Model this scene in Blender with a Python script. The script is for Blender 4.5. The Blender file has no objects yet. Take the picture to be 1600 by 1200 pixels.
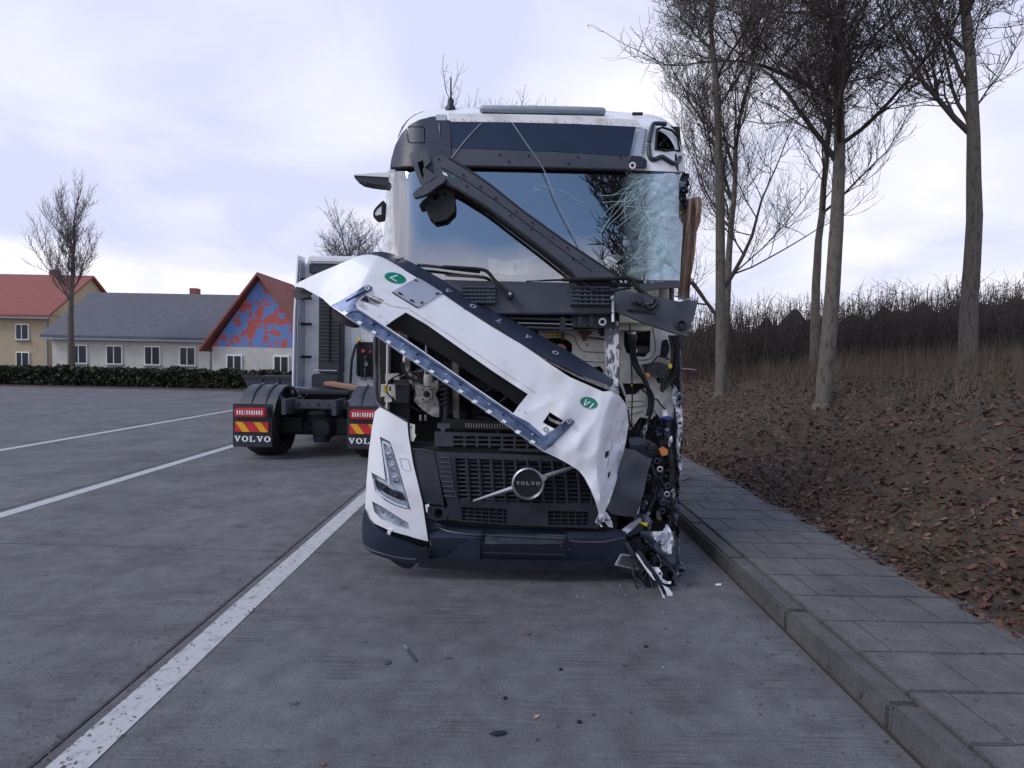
import bpy, bmesh, math, random
from mathutils import Vector, Matrix, noise, geometry
random.seed(7)
R = math.radians
C = bpy.context.scene.collection
sc = bpy.context.scene

# ------------------------------------------------------------------ camera, sky, sun, exposure
FPX = 867.0
CAM = Vector((0, 0, 1.72))
PITCH, ROLL = R(-2.25), R(1.1)
ROT = Matrix.Rotation(math.pi/2 + PITCH, 3, 'X') @ Matrix.Rotation(ROLL, 3, 'Z')
cd = bpy.data.cameras.new('camera'); cam = bpy.data.objects.new('camera', cd); C.objects.link(cam)
cd.sensor_fit = 'HORIZONTAL'; cd.sensor_width = 36; cd.lens = FPX/1600*36
cd.clip_start = .05; cd.clip_end = 900
cam.matrix_world = Matrix.Translation(CAM) @ ROT.to_4x4()
sc.camera = cam
sc.view_settings.view_transform = 'Standard'; sc.view_settings.look = 'None'
sc.view_settings.gamma = 1; sc.view_settings.exposure = 0.24
try: sc.view_settings.use_curve_mapping = False
except Exception: pass

SUN_EL, SUN_AZ = R(44), R(240)          # azimuth clockwise from +Y: behind the camera, well to the left
w = bpy.data.worlds.new('World'); sc.world = w; w.use_nodes = True
nt = w.node_tree; nt.nodes.clear()
def N(t, **k):
    n = nt.nodes.new(t)
    for a, b in k.items(): setattr(n, a, b)
    return n
out = N('ShaderNodeOutputWorld')
sky = N('ShaderNodeTexSky', sky_type='NISHITA'); sky.sun_disc = False
sky.sun_elevation = SUN_EL; sky.sun_rotation = SUN_AZ; sky.air_density = 1.0; sky.dust_density = .3; sky.ozone_density = 3.0
bg1 = N('ShaderNodeBackground'); bg1.inputs[1].default_value = .15
nt.links.new(sky.outputs[0], bg1.inputs[0])
tc = N('ShaderNodeTexCoord'); sep = N('ShaderNodeSeparateXYZ'); nt.links.new(tc.outputs['Generated'], sep.inputs[0])
def M_(op, a, b=None, c=None):
    n = N('ShaderNodeMath', operation=op)
    for i, v in enumerate((a, b, c)):
        if v is None: continue
        if isinstance(v, (int, float)): n.inputs[i].default_value = v
        else: nt.links.new(v, n.inputs[i])
    return n.outputs[0]
zz = M_('ADD', M_('MAXIMUM', sep.outputs[2], 0), .28)
comb = N('ShaderNodeCombineXYZ')
nt.links.new(M_('DIVIDE', sep.outputs[0], zz), comb.inputs[0]); nt.links.new(M_('DIVIDE', sep.outputs[1], zz), comb.inputs[1])
n1 = N('ShaderNodeTexNoise'); n1.inputs['Scale'].default_value = .9; n1.inputs['Detail'].default_value = 6; n1.inputs['Roughness'].default_value = .5
n2 = N('ShaderNodeTexNoise'); n2.inputs['Scale'].default_value = 1.7; n2.inputs['Detail'].default_value = 5; n2.inputs['Distortion'].default_value = .4
mp = N('ShaderNodeMapping'); mp.inputs['Location'].default_value = (5.3, 1.7, .4)
nt.links.new(comb.outputs[0], mp.inputs[0]); nt.links.new(mp.outputs[0], n1.inputs[0]); nt.links.new(mp.outputs[0], n2.inputs[0])
# cloud cover: closed ahead, breaking up overhead and behind the camera (as the windscreen reflection shows)
cover = M_('ADD', n1.outputs[0], M_('MULTIPLY', sep.outputs[1], .42))
low = M_('MULTIPLY', M_('MAXIMUM', M_('SUBTRACT', .56, sep.outputs[2]), 0), 4.5)
cover = M_('ADD', cover, low)
mr = N('ShaderNodeMapRange'); mr.inputs[1].default_value = .40; mr.inputs[2].default_value = .60
nt.links.new(cover, mr.inputs[0])
cr = N('ShaderNodeValToRGB'); e = cr.color_ramp.elements
e[0].position = .36; e[0].color = (.61, .645, .84, 1); e[1].position = .66; e[1].color = (.90, .89, .97, 1)
nt.links.new(M_('ADD', n2.outputs[0], M_('MULTIPLY', M_('SUBTRACT', .25, sep.outputs[2]), .42)), cr.inputs[0])
bg2 = N('ShaderNodeBackground'); nt.links.new(cr.outputs[0], bg2.inputs[0]); bg2.inputs[1].default_value = 1.0
mx = N('ShaderNodeMixShader'); nt.links.new(mr.outputs[0], mx.inputs[0]); nt.links.new(bg1.outputs[0], mx.inputs[1]); nt.links.new(bg2.outputs[0], mx.inputs[2])
nt.links.new(mx.outputs[0], out.inputs[0])

sd = bpy.data.lights.new('sun', 'SUN'); so = bpy.data.objects.new('sun', sd); C.objects.link(so)
sd.energy = 1.3; sd.angle = R(26); sd.color = (1, .97, .95)
so.rotation_euler = (math.pi/2 - SUN_EL, 0, math.pi - SUN_AZ)   # light comes from azimuth SUN_AZ
sdir = Vector((math.sin(SUN_AZ)*math.cos(SUN_EL), math.cos(SUN_AZ)*math.cos(SUN_EL), math.sin(SUN_EL)))
so.rotation_mode = 'QUATERNION'; so.rotation_quaternion = sdir.to_track_quat('Z', 'Y')

# ------------------------------------------------------------------ helpers
def ray(px, py):
    return ROT @ Vector(((px-800)/FPX, (600-py)/FPX, -1))
def W(px, py, Y):                        # the point seen at a photo pixel, at distance Y
    d = ray(px, py); return CAM + d*(Y/d.y)
def G(px, py, z=0):                      # the same on a level plane
    d = ray(px, py); return CAM + d*((z-CAM.z)/d.z)
XC = .127
PROF = [(.0, 4.34), (.2, 4.28), (.35, 4.22), (.75, 4.20), (1.3, 4.26), (2.2, 4.38), (3.3, 4.55), (3.75, 4.68), (3.95, 4.80), (4.3, 4.95)]
def S(x, z):                             # front surface of the cab
    b = PROF[0][1]
    for (z0, y0), (z1, y1) in zip(PROF, PROF[1:]):
        if z >= z0: b = y0 + (y1-y0)*min(1, (z-z0)/(z1-z0))
    kz = min(1, max(0, (z-1.2)/1.3)); u = abs(x-(.095+.07*kz)); b += .035*(u/1.2)**2
    t = max(0, u-(1.0-.05*kz))/.34
    b += .34*(1-math.sqrt(max(0, 1-min(t, .985)**2)))
    if t > .985: b += (t-.985)*1.2
    return b
def FR(off=0.0):
    def f(px, py):
        d = ray(px, py); lo, hi = 3.4, 5.6
        for i in range(22):
            m = (lo+hi)/2; p = CAM + d*(m/d.y)
            if m - S(p.x, p.z) + off < 0: lo = m
            else: hi = m
        return CAM + d*(lo/d.y)
    return f
def at(Y, amp=0, fr=.05, seed=0):
    def f(px, py):
        y = Y
        if amp: y += amp*noise.noise(Vector((px*fr, py*fr, seed)))
        return W(px, py, y)
    return f
def FRn(off, amp, fr=.05, seed=0):
    g = FR(off)
    def f(px, py):
        p = g(px, py); return W(px, py, p.y + amp*noise.noise(Vector((px*fr, py*fr, seed))))
    return f

inv = {}
def link(o, parent=None):
    C.objects.link(o)
    if parent is not None:
        o.parent = parent
        o.matrix_parent_inverse = Matrix.Translation(-inv.get(parent.name, Vector((0, 0, 0))))
    return o
def tag(o, label=None, cat=None, group=None, kind=None):
    if label: o['label'] = label
    if cat: o['category'] = cat
    if group: o['group'] = group
    if kind: o['kind'] = kind
    return o
def thing(name, label, cat, loc=(0, 0, 0), group=None):
    o = bpy.data.objects.new(name, None); o.location = loc; o.empty_display_size = .2
    C.objects.link(o); inv[o.name] = Vector(loc)
    return tag(o, label, cat, group)
def mesh_obj(name, verts, faces, mat, parent=None, smooth=True, recalc=False, ang=35, label=None):
    me = bpy.data.meshes.new(name); me.from_pydata([tuple(v) for v in verts], [], faces)
    if recalc:
        bm = bmesh.new(); bm.from_mesh(me); bmesh.ops.recalc_face_normals(bm, faces=bm.faces); bm.to_mesh(me); bm.free()
    if smooth:
        me.shade_smooth(); me.set_sharp_from_angle(angle=R(ang))
    if mat: me.materials.append(mat)
    o = bpy.data.objects.new(name, me); link(o, parent)
    if label: o['label'] = label
    return o
def inside(p, poly):
    x, y = p; c = False; j = len(poly)-1
    for i in range(len(poly)):
        xi, yi = poly[i]; xj, yj = poly[j]
        if (yi > y) != (yj > y) and x < (xj-xi)*(y-yi)/(yj-yi)+xi: c = not c
        j = i
    return c
def dens(poly, step, closed=True):
    r = []
    n = len(poly)
    for i in range(n if closed else n-1):
        a, b = poly[i], poly[(i+1) % n]
        L = math.hypot(b[0]-a[0], b[1]-a[1]); k = max(1, int(math.ceil(L/step)))
        for j in range(k): r.append((a[0]+(b[0]-a[0])*j/k, a[1]+(b[1]-a[1])*j/k))
    if not closed: r.append(tuple(poly[-1]))
    return r
def curve(pts, k=4, closed=False):       # Catmull-Rom through 2-D or 3-D points
    n = len(pts); r = []
    V = [Vector(p) for p in pts]
    rng = range(n) if closed else range(n-1)
    for i in rng:
        if closed: p0, p1, p2, p3 = V[(i-1) % n], V[i], V[(i+1) % n], V[(i+2) % n]
        else: p0, p1, p2, p3 = V[max(0, i-1)], V[i], V[i+1], V[min(n-1, i+2)]
        for j in range(k):
            t = j/k
            r.append(.5*((2*p1)+(p2-p0)*t+(2*p0-5*p1+4*p2-p3)*t*t+(3*p1-p0-3*p2+p3)*t**3))
    if not closed: r.append(V[-1])
    return [tuple(v) for v in r]
def panel(name, outer, fn, mat, parent=None, holes=(), th=.02, step=14, label=None, back=(0, 1, 0), rough=0, smooth=True):
    """a sheet with an outline, holes and real thickness, laid on a surface fn(u, v)"""
    step = max(step, 1e-4)
    if rough:
        outer = [(x+random.uniform(-rough, rough), y+random.uniform(-rough, rough)) for x, y in dens(outer, rough*3)]
    loops = [dens(outer, step)] + [dens(h, step) for h in holes]
    co = []; ed = []
    for lp in loops:
        b = len(co); co += [Vector(p) for p in lp]
        ed += [(b+i, b+(i+1) % len(lp)) for i in range(len(lp))]
    xs = [p[0] for p in loops[0]]; ys = [p[1] for p in loops[0]]
    nb = len(co); bnd = list(co)
    x = min(xs)+step*.5
    while x < max(xs):
        y = min(ys)+step*.5
        while y < max(ys):
            if inside((x, y), loops[0]) and not any(inside((x, y), h) for h in loops[1:]):
                if min((q.x-x)**2+(q.y-y)**2 for q in bnd) > (step*.45)**2: co.append(Vector((x, y)))
            y += step
        x += step
    res = geometry.delaunay_2d_cdt(co, ed, [], 0, 1e-6)
    vs, fs = res[0], res[2]
    tri = []
    for f in fs:
        cx = sum(vs[i].x for i in f)/3; cy = sum(vs[i].y for i in f)/3
        if inside((cx, cy), loops[0]) and not any(inside((cx, cy), h) for h in loops[1:]): tri.append(tuple(f))
    front = [fn(v.x, v.y) for v in vs]; n = len(front)
    bk = Vector(back)*th
    verts = front + [p+bk for p in front]
    cnt = {}
    for f in tri:
        for i in range(3):
            a, b = f[i], f[(i+1) % 3]; k = (min(a, b), max(a, b)); cnt.setdefault(k, []).append((a, b))
    faces = list(tri) + [(c+n, b+n, a+n) for a, b, c in tri]
    for k, l in cnt.items():
        if len(l) == 1:
            a, b = l[0]; faces.append((b, a, a+n, b+n))
    used = sorted({i for f in faces for i in f}); mp_ = {o: i for i, o in enumerate(used)}
    return mesh_obj(name, [verts[i] for i in used], [tuple(mp_[i] for i in f) for f in faces], mat, parent, recalc=True, label=label, smooth=smooth)
def tube_data(pts, r, n=8, cap=True):
    P = [Vector(p) for p in pts]; m = len(P)
    rs = r if isinstance(r, (list, tuple)) else [r]*m
    vs, fs = [], []
    up = Vector((0, 0, 1))
    for i, p in enumerate(P):
        t = (P[min(m-1, i+1)]-P[max(0, i-1)]).normalized()
        if abs(t.dot(up)) > .95: up = Vector((1, 0, 0)) if abs(t.x) < .9 else Vector((0, 1, 0))
        a = t.cross(up).normalized(); b = t.cross(a).normalized(); up = a.cross(t)*1.0 if False else up
        for k in range(n):
            q = 2*math.pi*k/n; vs.append(p + (a*math.cos(q)+b*math.sin(q))*rs[i])
    for i in range(m-1):
        for k in range(n): fs.append((i*n+k, i*n+(k+1) % n, (i+1)*n+(k+1) % n, (i+1)*n+k))
    if cap: fs.append(tuple(range(n-1, -1, -1))); fs.append(tuple((m-1)*n+k for k in range(n)))
    return vs, fs
def tube(name, pts, r, mat, parent=None, n=8, label=None):
    vs, fs = tube_data(pts, r, n); return mesh_obj(name, vs, fs, mat, parent, label=label, recalc=True, ang=50)
def ptube(name, pix, fn, r, mat, parent=None, n=8, k=4, label=None):     # a smooth tube through photo points
    pp = curve(pix, k) if k > 1 else pix
    return tube(name, [fn(x, y) for x, y in pp], r, mat, parent, n, label)
def multi(name, items, mat, parent=None, kind=None, ang=50, recalc=False):   # joins (verts, faces) lists
    V, F = [], []
    for vs, fs in items:
        b = len(V); V += list(vs); F += [tuple(i+b for i in f) for f in fs]
    o = mesh_obj(name, V, F, mat, parent, ang=ang, recalc=recalc)
    if kind: o['kind'] = kind
    return o
def box_data(c, s, rot=None, taper=1.0):
    c = Vector(c); hx, hy, hz = s[0]/2, s[1]/2, s[2]/2; vs = []
    for z in (-1, 1):
        k = taper if z > 0 else 1
        for x, y in ((-1, -1), (1, -1), (1, 1), (-1, 1)):
            v = Vector((x*hx*k, y*hy*k, z*hz))
            if rot: v = rot @ v
            vs.append(c+v)
    return vs, [(3, 2, 1, 0), (4, 5, 6, 7), (0, 1, 5, 4), (1, 2, 6, 5), (2, 3, 7, 6), (3, 0, 4, 7)]
def box(name, c, s, mat, parent=None, rot=None, bev=.008, label=None, taper=1.0):
    vs, fs = box_data((0, 0, 0), s, rot, taper)
    me = bpy.data.meshes.new(name); me.from_pydata([tuple(v) for v in vs], [], fs)
    if bev:
        bm = bmesh.new(); bm.from_mesh(me)
        bmesh.ops.bevel(bm, geom=bm.edges[:], offset=min(bev, min(s)*.4), segments=2, affect='EDGES', clamp_overlap=True)
        bm.to_mesh(me); bm.free()
    me.transform(Matrix.Translation(Vector(c)))
    me.shade_smooth(); me.set_sharp_from_angle(angle=R(35)); me.materials.append(mat)
    o = bpy.data.objects.new(name, me); link(o, parent)
    if label: o['label'] = label
    return o
def lathe_data(c, prof, axis='Y', n=32):
    """prof: (r, h) pairs, turned about an axis through c"""
    c = Vector(c); vs, fs = [], []
    for r, h in prof:
        for k in range(n):
            q = 2*math.pi*k/n; a, b = r*math.cos(q), r*math.sin(q)
            vs.append(c+(Vector((a, h, b)) if axis == 'Y' else Vector((h, a, b)) if axis == 'X' else Vector((a, b, h))))
    for i in range(len(prof)-1):
        for k in range(n): fs.append((i*n+k, i*n+(k+1) % n, (i+1)*n+(k+1) % n, (i+1)*n+k))
    return vs, fs
def lathe(name, c, prof, mat, parent=None, axis='Y', n=32, label=None):
    vs, fs = lathe_data(c, prof, axis, n); return mesh_obj(name, vs, fs, mat, parent, label=label, recalc=True)

# ------------------------------------------------------------------ materials
mats = {}
def mat(name, col, rough=.5, metal=0, var=.0, vscale=8, bump=0, bscale=60, col2=None, spec=.5, coat=0, stretch=None, c2pos=(.45, .7), detail=6, emit=None):
    m = bpy.data.materials.new(name); m.use_nodes = True; t = m.node_tree; b = t.nodes['Principled BSDF']
    b.inputs['Base Color'].default_value = (*col, 1); b.inputs['Roughness'].default_value = rough; b.inputs['Metallic'].default_value = metal
    b.inputs['Specular IOR Level'].default_value = spec; b.inputs['Coat Weight'].default_value = coat; b.inputs['Coat Roughness'].default_value = .08
    co = t.nodes.new('ShaderNodeTexCoord'); mpn = t.nodes.new('ShaderNodeMapping'); t.links.new(co.outputs['Object'], mpn.inputs[0])
    if stretch: mpn.inputs['Scale'].default_value = stretch
    if var or col2:
        n = t.nodes.new('ShaderNodeTexNoise'); n.inputs['Scale'].default_value = vscale; n.inputs['Detail'].default_value = detail; n.inputs['Roughness'].default_value = .6
        t.links.new(mpn.outputs[0], n.inputs[0])
        r = t.nodes.new('ShaderNodeValToRGB'); r.color_ramp.elements[0].position = c2pos[0]; r.color_ramp.elements[1].position = c2pos[1]
        a = col if col2 else tuple(c*(1-var) for c in col); d = col2 if col2 else tuple(min(1, c*(1+var)) for c in col)
        if not col2: r.color_ramp.elements[0].position = .3; r.color_ramp.elements[1].position = .7
        r.color_ramp.elements[0].color = (*a, 1); r.color_ramp.elements[1].color = (*d, 1)
        t.links.new(n.outputs[0], r.inputs[0]); t.links.new(r.outputs[0], b.inputs['Base Color'])
        mr = t.nodes.new('ShaderNodeMapRange'); mr.inputs[3].default_value = max(0.02, rough-.1); mr.inputs[4].default_value = min(1, rough+.14)
        t.links.new(n.outputs[0], mr.inputs[0]); t.links.new(mr.outputs[0], b.inputs['Roughness'])
    if bump:
        n = t.nodes.new('ShaderNodeTexNoise'); n.inputs['Scale'].default_value = bscale; n.inputs['Detail'].default_value = 5
        t.links.new(mpn.outputs[0], n.inputs[0]); bp = t.nodes.new('ShaderNodeBump'); bp.inputs['Strength'].default_value = bump; bp.inputs['Distance'].default_value = .01
        t.links.new(n.outputs[0], bp.inputs['Height']); t.links.new(bp.outputs[0], b.inputs['Normal'])
    mats[name] = m; return m
white = mat('white_paint', (.84, .84, .86), .42, coat=.18, col2=(.62, .60, .57), vscale=5, c2pos=(.52, .9), bump=.08, bscale=3)
whited = mat('dirty_white_paint', (.74, .73, .72), .5, col2=(.40, .36, .31), vscale=7, c2pos=(.48, .78))
primer = mat('bare_bulkhead_paint', (.68, .66, .62), .55, col2=(.36, .33, .28), vscale=9, c2pos=(.5, .8))
beige = mat('beige_primer', (.36, .33, .29), .6, col2=(.14, .12, .10), vscale=12)
dark = mat('dark_plastic', (.020, .023, .034), .42, var=.3, vscale=9, bump=.15, bscale=300)
trim = mat('grey_plastic', (.043, .047, .066), .5, var=.2, vscale=6, bump=.12, bscale=350, col2=(.065, .066, .078), c2pos=(.45, .8))
gloss = mat('glossy_dark_panel', (.012, .015, .028), .12, coat=.9, var=.2, vscale=4)
strip = mat('badge_strip_plastic', (.026, .033, .056), .38, var=.2, vscale=5)
rubber = mat('rubber', (.012, .012, .014), .7, var=.3, bump=.2, bscale=80)
black = mat('deep_black', (.008, .008, .009), .75, var=.4, vscale=11, bump=.3, bscale=40)  # near-black for backings behind openings, gaps and small parts
steel = mat('blue_steel', (.085, .115, .20), .38, metal=.55, col2=(.26, .32, .45), vscale=11, c2pos=(.42, .75), bump=.2, bscale=30)
alu = mat('aluminium', (.5, .51, .54), .35, metal=.8, var=.15, vscale=20)
chrome = mat('satin_chrome', (.50, .51, .55), .38, metal=1)
silver = mat('silver_plate', (.50, .52, .58), .4, metal=.35, var=.08, vscale=5)
castm = mat('cast_metal', (.42, .40, .37), .5, metal=.2, col2=(.16, .14, .12), vscale=25)
green = mat('green_sticker', (.0, .21, .125), .4, var=.1)
stickw = mat('sticker_white', (.85, .86, .86), .4)
lamp_in = mat('lamp_chrome', (.68, .72, .79), .3, var=.25, vscale=30)
drl = mat('lamp_light_guide', (.85, .88, .95), .2)
lensd = mat('lamp_dark_interior', (.03, .033, .045), .25, var=.4, vscale=30)
brown = mat('brown_curtain', (.30, .20, .145), .85, col2=(.20, .13, .10), vscale=10, stretch=(6, 6, 1))
yellow = mat('yellow_plastic', (.75, .55, .04), .5, var=.1)
orange = mat('orange_plastic', (.55, .2, .06), .5, var=.1)
red = mat('red_lens', (.55, .02, .03), .3, coat=.5)
redref = mat('red_reflector', (.62, .03, .03), .35); yelref = mat('yellow_reflector', (.85, .42, .02), .35)
blue = mat('blue_hose_end', (.04, .07, .35), .4)
roofbar = mat('grey_lamp_bar', (.30, .34, .39), .35, var=.05)
cloth = mat('cabin_cloth', (.30, .25, .20), .9, var=.2)
cream = mat('cream_cab_trim', (.62, .60, .50), .6, var=.1)
paper = mat('paper', (.75, .78, .80), .7, var=.05)
pink = mat('pink_flower', (.55, .15, .45), .6)
cabin = mat('cabin_dark', (.035, .035, .04), .8, var=.2)
lining = mat('cabin_lining', (.46, .44, .40), .85, var=.1)
frit = mat('windscreen_border', (.012, .014, .02), .25)
rag = mat('torn_blue_plastic', (.05, .06, .10), .5, col2=(.25, .28, .36), vscale=14, c2pos=(.5, .65), bump=.4, bscale=25)
tornw = mat('torn_white_sheet', (.70, .71, .76), .45, col2=(.10, .11, .16), vscale=16, c2pos=(.52, .62), bump=.4, bscale=18)
pillarm = mat('scuffed_pillar', (.62, .62, .64), .5, col2=(.10, .10, .12), vscale=10, c2pos=(.5, .54), stretch=(3, 3, 1))
teal = mat('crack_edge', (.55, .75, .75), .4)

def glass(name, tint, ior, extra=0.0, rough=0.0):
    m = bpy.data.materials.new(name); m.use_nodes = True; t = m.node_tree; t.nodes.clear()
    o = t.nodes.new('ShaderNodeOutputMaterial'); mix = t.nodes.new('ShaderNodeMixShader')
    tr = t.nodes.new('ShaderNodeBsdfTransparent'); tr.inputs[0].default_value = (*tint, 1)
    gl = t.nodes.new('ShaderNodeBsdfGlossy'); gl.inputs['Roughness'].default_value = rough; gl.inputs[0].default_value = (1, 1, 1, 1)
    fr = t.nodes.new('ShaderNodeFresnel'); fr.inputs[0].default_value = ior
    ad = t.nodes.new('ShaderNodeMath'); ad.inputs[1].default_value = extra
    ge = t.nodes.new('ShaderNodeNewGeometry'); iv = t.nodes.new('ShaderNodeMath'); iv.operation = 'SUBTRACT'; iv.inputs[0].default_value = 1; mu = t.nodes.new('ShaderNodeMath'); mu.operation = 'MULTIPLY'
    t.links.new(ge.outputs['Backfacing'], iv.inputs[1]); t.links.new(fr.outputs[0], ad.inputs[0]); t.links.new(ad.outputs[0], mu.inputs[0]); t.links.new(iv.outputs[0], mu.inputs[1]); t.links.new(mu.outputs[0], mix.inputs[0])
    t.links.new(tr.outputs[0], mix.inputs[1]); t.links.new(gl.outputs[0], mix.inputs[2]); t.links.new(mix.outputs[0], o.inputs[0])
    return m
glassm = glass('windscreen_glass', (.84, .86, .84), 1.9, .26)
lampglass = glass('lamp_lens', (.96, .97, .98), 1.45)
def cracked():
    m = bpy.data.materials.new('shattered_glass'); m.use_nodes = True; t = m.node_tree; b = t.nodes['Principled BSDF']
    b.inputs['Base Color'].default_value = (.55, .68, .76, 1); b.inputs['Roughness'].default_value = .35
    o = t.nodes['Material Output']; tr = t.nodes.new('ShaderNodeBsdfTransparent'); tr.inputs[0].default_value = (.97, .99, .99, 1)
    mix = t.nodes.new('ShaderNodeMixShader'); co = t.nodes.new('ShaderNodeTexCoord')
    v = t.nodes.new('ShaderNodeTexVoronoi'); v.feature = 'DISTANCE_TO_EDGE'; v.inputs['Scale'].default_value = 55
    v2 = t.nodes.new('ShaderNodeTexVoronoi'); v2.feature = 'DISTANCE_TO_EDGE'; v2.inputs['Scale'].default_value = 130
    nz = t.nodes.new('ShaderNodeTexNoise'); nz.inputs['Scale'].default_value = 9; nz.inputs['Detail'].default_value = 8
    for x in (v, v2, nz): t.links.new(co.outputs['Object'], x.inputs[0])
    a = t.nodes.new('ShaderNodeMath'); a.operation = 'LESS_THAN'; a.inputs[1].default_value = .07; t.links.new(v.outputs[0], a.inputs[0])
    c = t.nodes.new('ShaderNodeMath'); c.operation = 'LESS_THAN'; c.inputs[1].default_value = .13; t.links.new(v2.outputs[0], c.inputs[0])
    s = t.nodes.new('ShaderNodeMath'); s.operation = 'MAXIMUM'; t.links.new(a.outputs[0], s.inputs[0]); t.links.new(c.outputs[0], s.inputs[1])
    # crushed more the nearer the right-hand pillar
    sp = t.nodes.new('ShaderNodeSeparateXYZ'); t.links.new(co.outputs['Object'], sp.inputs[0])
    mr = t.nodes.new('ShaderNodeMapRange'); mr.inputs[1].default_value = 1.04; mr.inputs[2].default_value = 1.20; mr.inputs[3].default_value = 0; mr.inputs[4].default_value = .9
    t.links.new(sp.outputs[0], mr.inputs[0])
    mu = t.nodes.new('ShaderNodeMath'); mu.operation = 'MULTIPLY_ADD'; mu.inputs[1].default_value = .42; rq = t.nodes.new('ShaderNodeMapRange'); rq.inputs[1].default_value = .84; rq.inputs[2].default_value = 1.15; t.links.new(sp.outputs[0], rq.inputs[0]); sq = t.nodes.new('ShaderNodeMath'); sq.operation = 'MULTIPLY'; t.links.new(s.outputs[0], sq.inputs[0]); t.links.new(rq.outputs[0], sq.inputs[1]); t.links.new(sq.outputs[0], mu.inputs[0])
    m2 = t.nodes.new('ShaderNodeMath'); m2.operation = 'MULTIPLY'; t.links.new(nz.outputs[0], m2.inputs[0]); t.links.new(mr.outputs[0], m2.inputs[1])
    m3 = t.nodes.new('ShaderNodeMath'); m3.operation = 'MULTIPLY'; m3.inputs[1].default_value = 1.5; t.links.new(m2.outputs[0], m3.inputs[0])
    t.links.new(m3.outputs[0], mu.inputs[2])
    cl = t.nodes.new('ShaderNodeClamp'); t.links.new(mu.outputs[0], cl.inputs[0])
    t.links.new(cl.outputs[0], mix.inputs[0]); t.links.new(tr.outputs[0], mix.inputs[1]); t.links.new(b.outputs[0], mix.inputs[2]); t.links.new(mix.outputs[0], o.inputs[0])
    return m
shatter = cracked()

def concrete(name, col, streak=.35):
    m = bpy.data.materials.new(name); m.use_nodes = True; t = m.node_tree; b = t.nodes['Principled BSDF']; b.inputs['Roughness'].default_value = .85
    b.inputs['Specular IOR Level'].default_value = .3
    co = t.nodes.new('ShaderNodeTexCoord'); geo = t.nodes.new('ShaderNodeNewGeometry')
    def nz(scale, st=(1, 1, 1), det=6, ro=.6):
        mp_ = t.nodes.new('ShaderNodeMapping'); mp_.inputs['Scale'].default_value = st; t.links.new(geo.outputs['Position'], mp_.inputs[0])
        n = t.nodes.new('ShaderNodeTexNoise'); n.inputs['Scale'].default_value = scale; n.inputs['Detail'].default_value = det; n.inputs['Roughness'].default_value = ro
        t.links.new(mp_.outputs[0], n.inputs[0]); return n
    big = nz(.9); mid = nz(6); fine = nz(70, det=3); line = nz(1, (1.6, 120, 1), 4, .75); patch = nz(1.4, (1, 1.3, 1), 4); spots = nz(11, (1, 1.6, 1), 3, .5)
    r = t.nodes.new('ShaderNodeValToRGB'); r.color_ramp.elements[0].position = .28; r.color_ramp.elements[1].position = .72
    r.color_ramp.elements[0].color = (*[c*.50 for c in col], 1); r.color_ramp.elements[1].color = (*[c*1.35 for c in col], 1)
    mm = t.nodes.new('ShaderNodeMath'); mm.operation = 'MULTIPLY_ADD'; mm.inputs[1].default_value = .5; t.links.new(mid.outputs[0], mm.inputs[0])
    m0 = t.nodes.new('ShaderNodeMath'); m0.operation = 'MULTIPLY'; m0.inputs[1].default_value = .5; t.links.new(big.outputs[0], m0.inputs[0]); t.links.new(m0.outputs[0], mm.inputs[2])
    t.links.new(mm.outputs[0], r.inputs[0])
    lr = t.nodes.new('ShaderNodeMapRange'); lr.inputs[1].default_value = .38; lr.inputs[2].default_value = .58; lr.inputs[3].default_value = 1-streak; lr.inputs[4].default_value = 1.12
    t.links.new(line.outputs[0], lr.inputs[0])
    pr = t.nodes.new('ShaderNodeMapRange'); pr.inputs[1].default_value = .42; pr.inputs[2].default_value = .62; t.links.new(patch.outputs[0], pr.inputs[0])
    lm = t.nodes.new('ShaderNodeMix'); lm.data_type = 'FLOAT'; lm.inputs[2].default_value = 1; t.links.new(pr.outputs[0], lm.inputs[0]); t.links.new(lr.outputs[0], lm.inputs[3])
    fr = t.nodes.new('ShaderNodeMapRange'); fr.inputs[1].default_value = .3; fr.inputs[2].default_value = .7; fr.inputs[3].default_value = .8; fr.inputs[4].default_value = 1.2; t.links.new(fine.outputs[0], fr.inputs[0])
    sr = t.nodes.new('ShaderNodeMapRange'); sr.inputs[1].default_value = .27; sr.inputs[2].default_value = .33; sr.inputs[3].default_value = .5; sr.inputs[4].default_value = 1; t.links.new(spots.outputs[0], sr.inputs[0])
    k1 = t.nodes.new('ShaderNodeMath'); k1.operation = 'MULTIPLY'; t.links.new(lm.outputs[0], k1.inputs[0]); t.links.new(fr.outputs[0], k1.inputs[1])
    k2 = t.nodes.new('ShaderNodeMath'); k2.operation = 'MULTIPLY'; t.links.new(k1.outputs[0], k2.inputs[0]); t.links.new(sr.outputs[0], k2.inputs[1])
    vm = t.nodes.new('ShaderNodeVectorMath'); vm.operation = 'SCALE'; t.links.new(r.outputs[0], vm.inputs[0]); t.links.new(k2.outputs[0], vm.inputs['Scale'])
    t.links.new(vm.outputs[0], b.inputs['Base Color'])
    bp = t.nodes.new('ShaderNodeBump'); bp.inputs['Strength'].default_value = .5; bp.inputs['Distance'].default_value = .004
    ad = t.nodes.new('ShaderNodeMath'); ad.operation = 'ADD'; t.links.new(k1.outputs[0], ad.inputs[0]); t.links.new(fine.outputs[0], ad.inputs[1])
    t.links.new(ad.outputs[0], bp.inputs['Height']); t.links.new(bp.outputs[0], b.inputs['Normal'])
    return m
conc = concrete('brushed_concrete', (.146, .143, .154), .5)
paverm = concrete('paver_concrete', (.135, .130, .134), .0)
kerbm = concrete('kerb_concrete', (.10, .098, .10), .0)
linem = mat('worn_road_paint', (.46, .46, .47), .7, col2=(.22, .22, .23), vscale=14, c2pos=(.52, .78), bump=.2, bscale=120)
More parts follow.
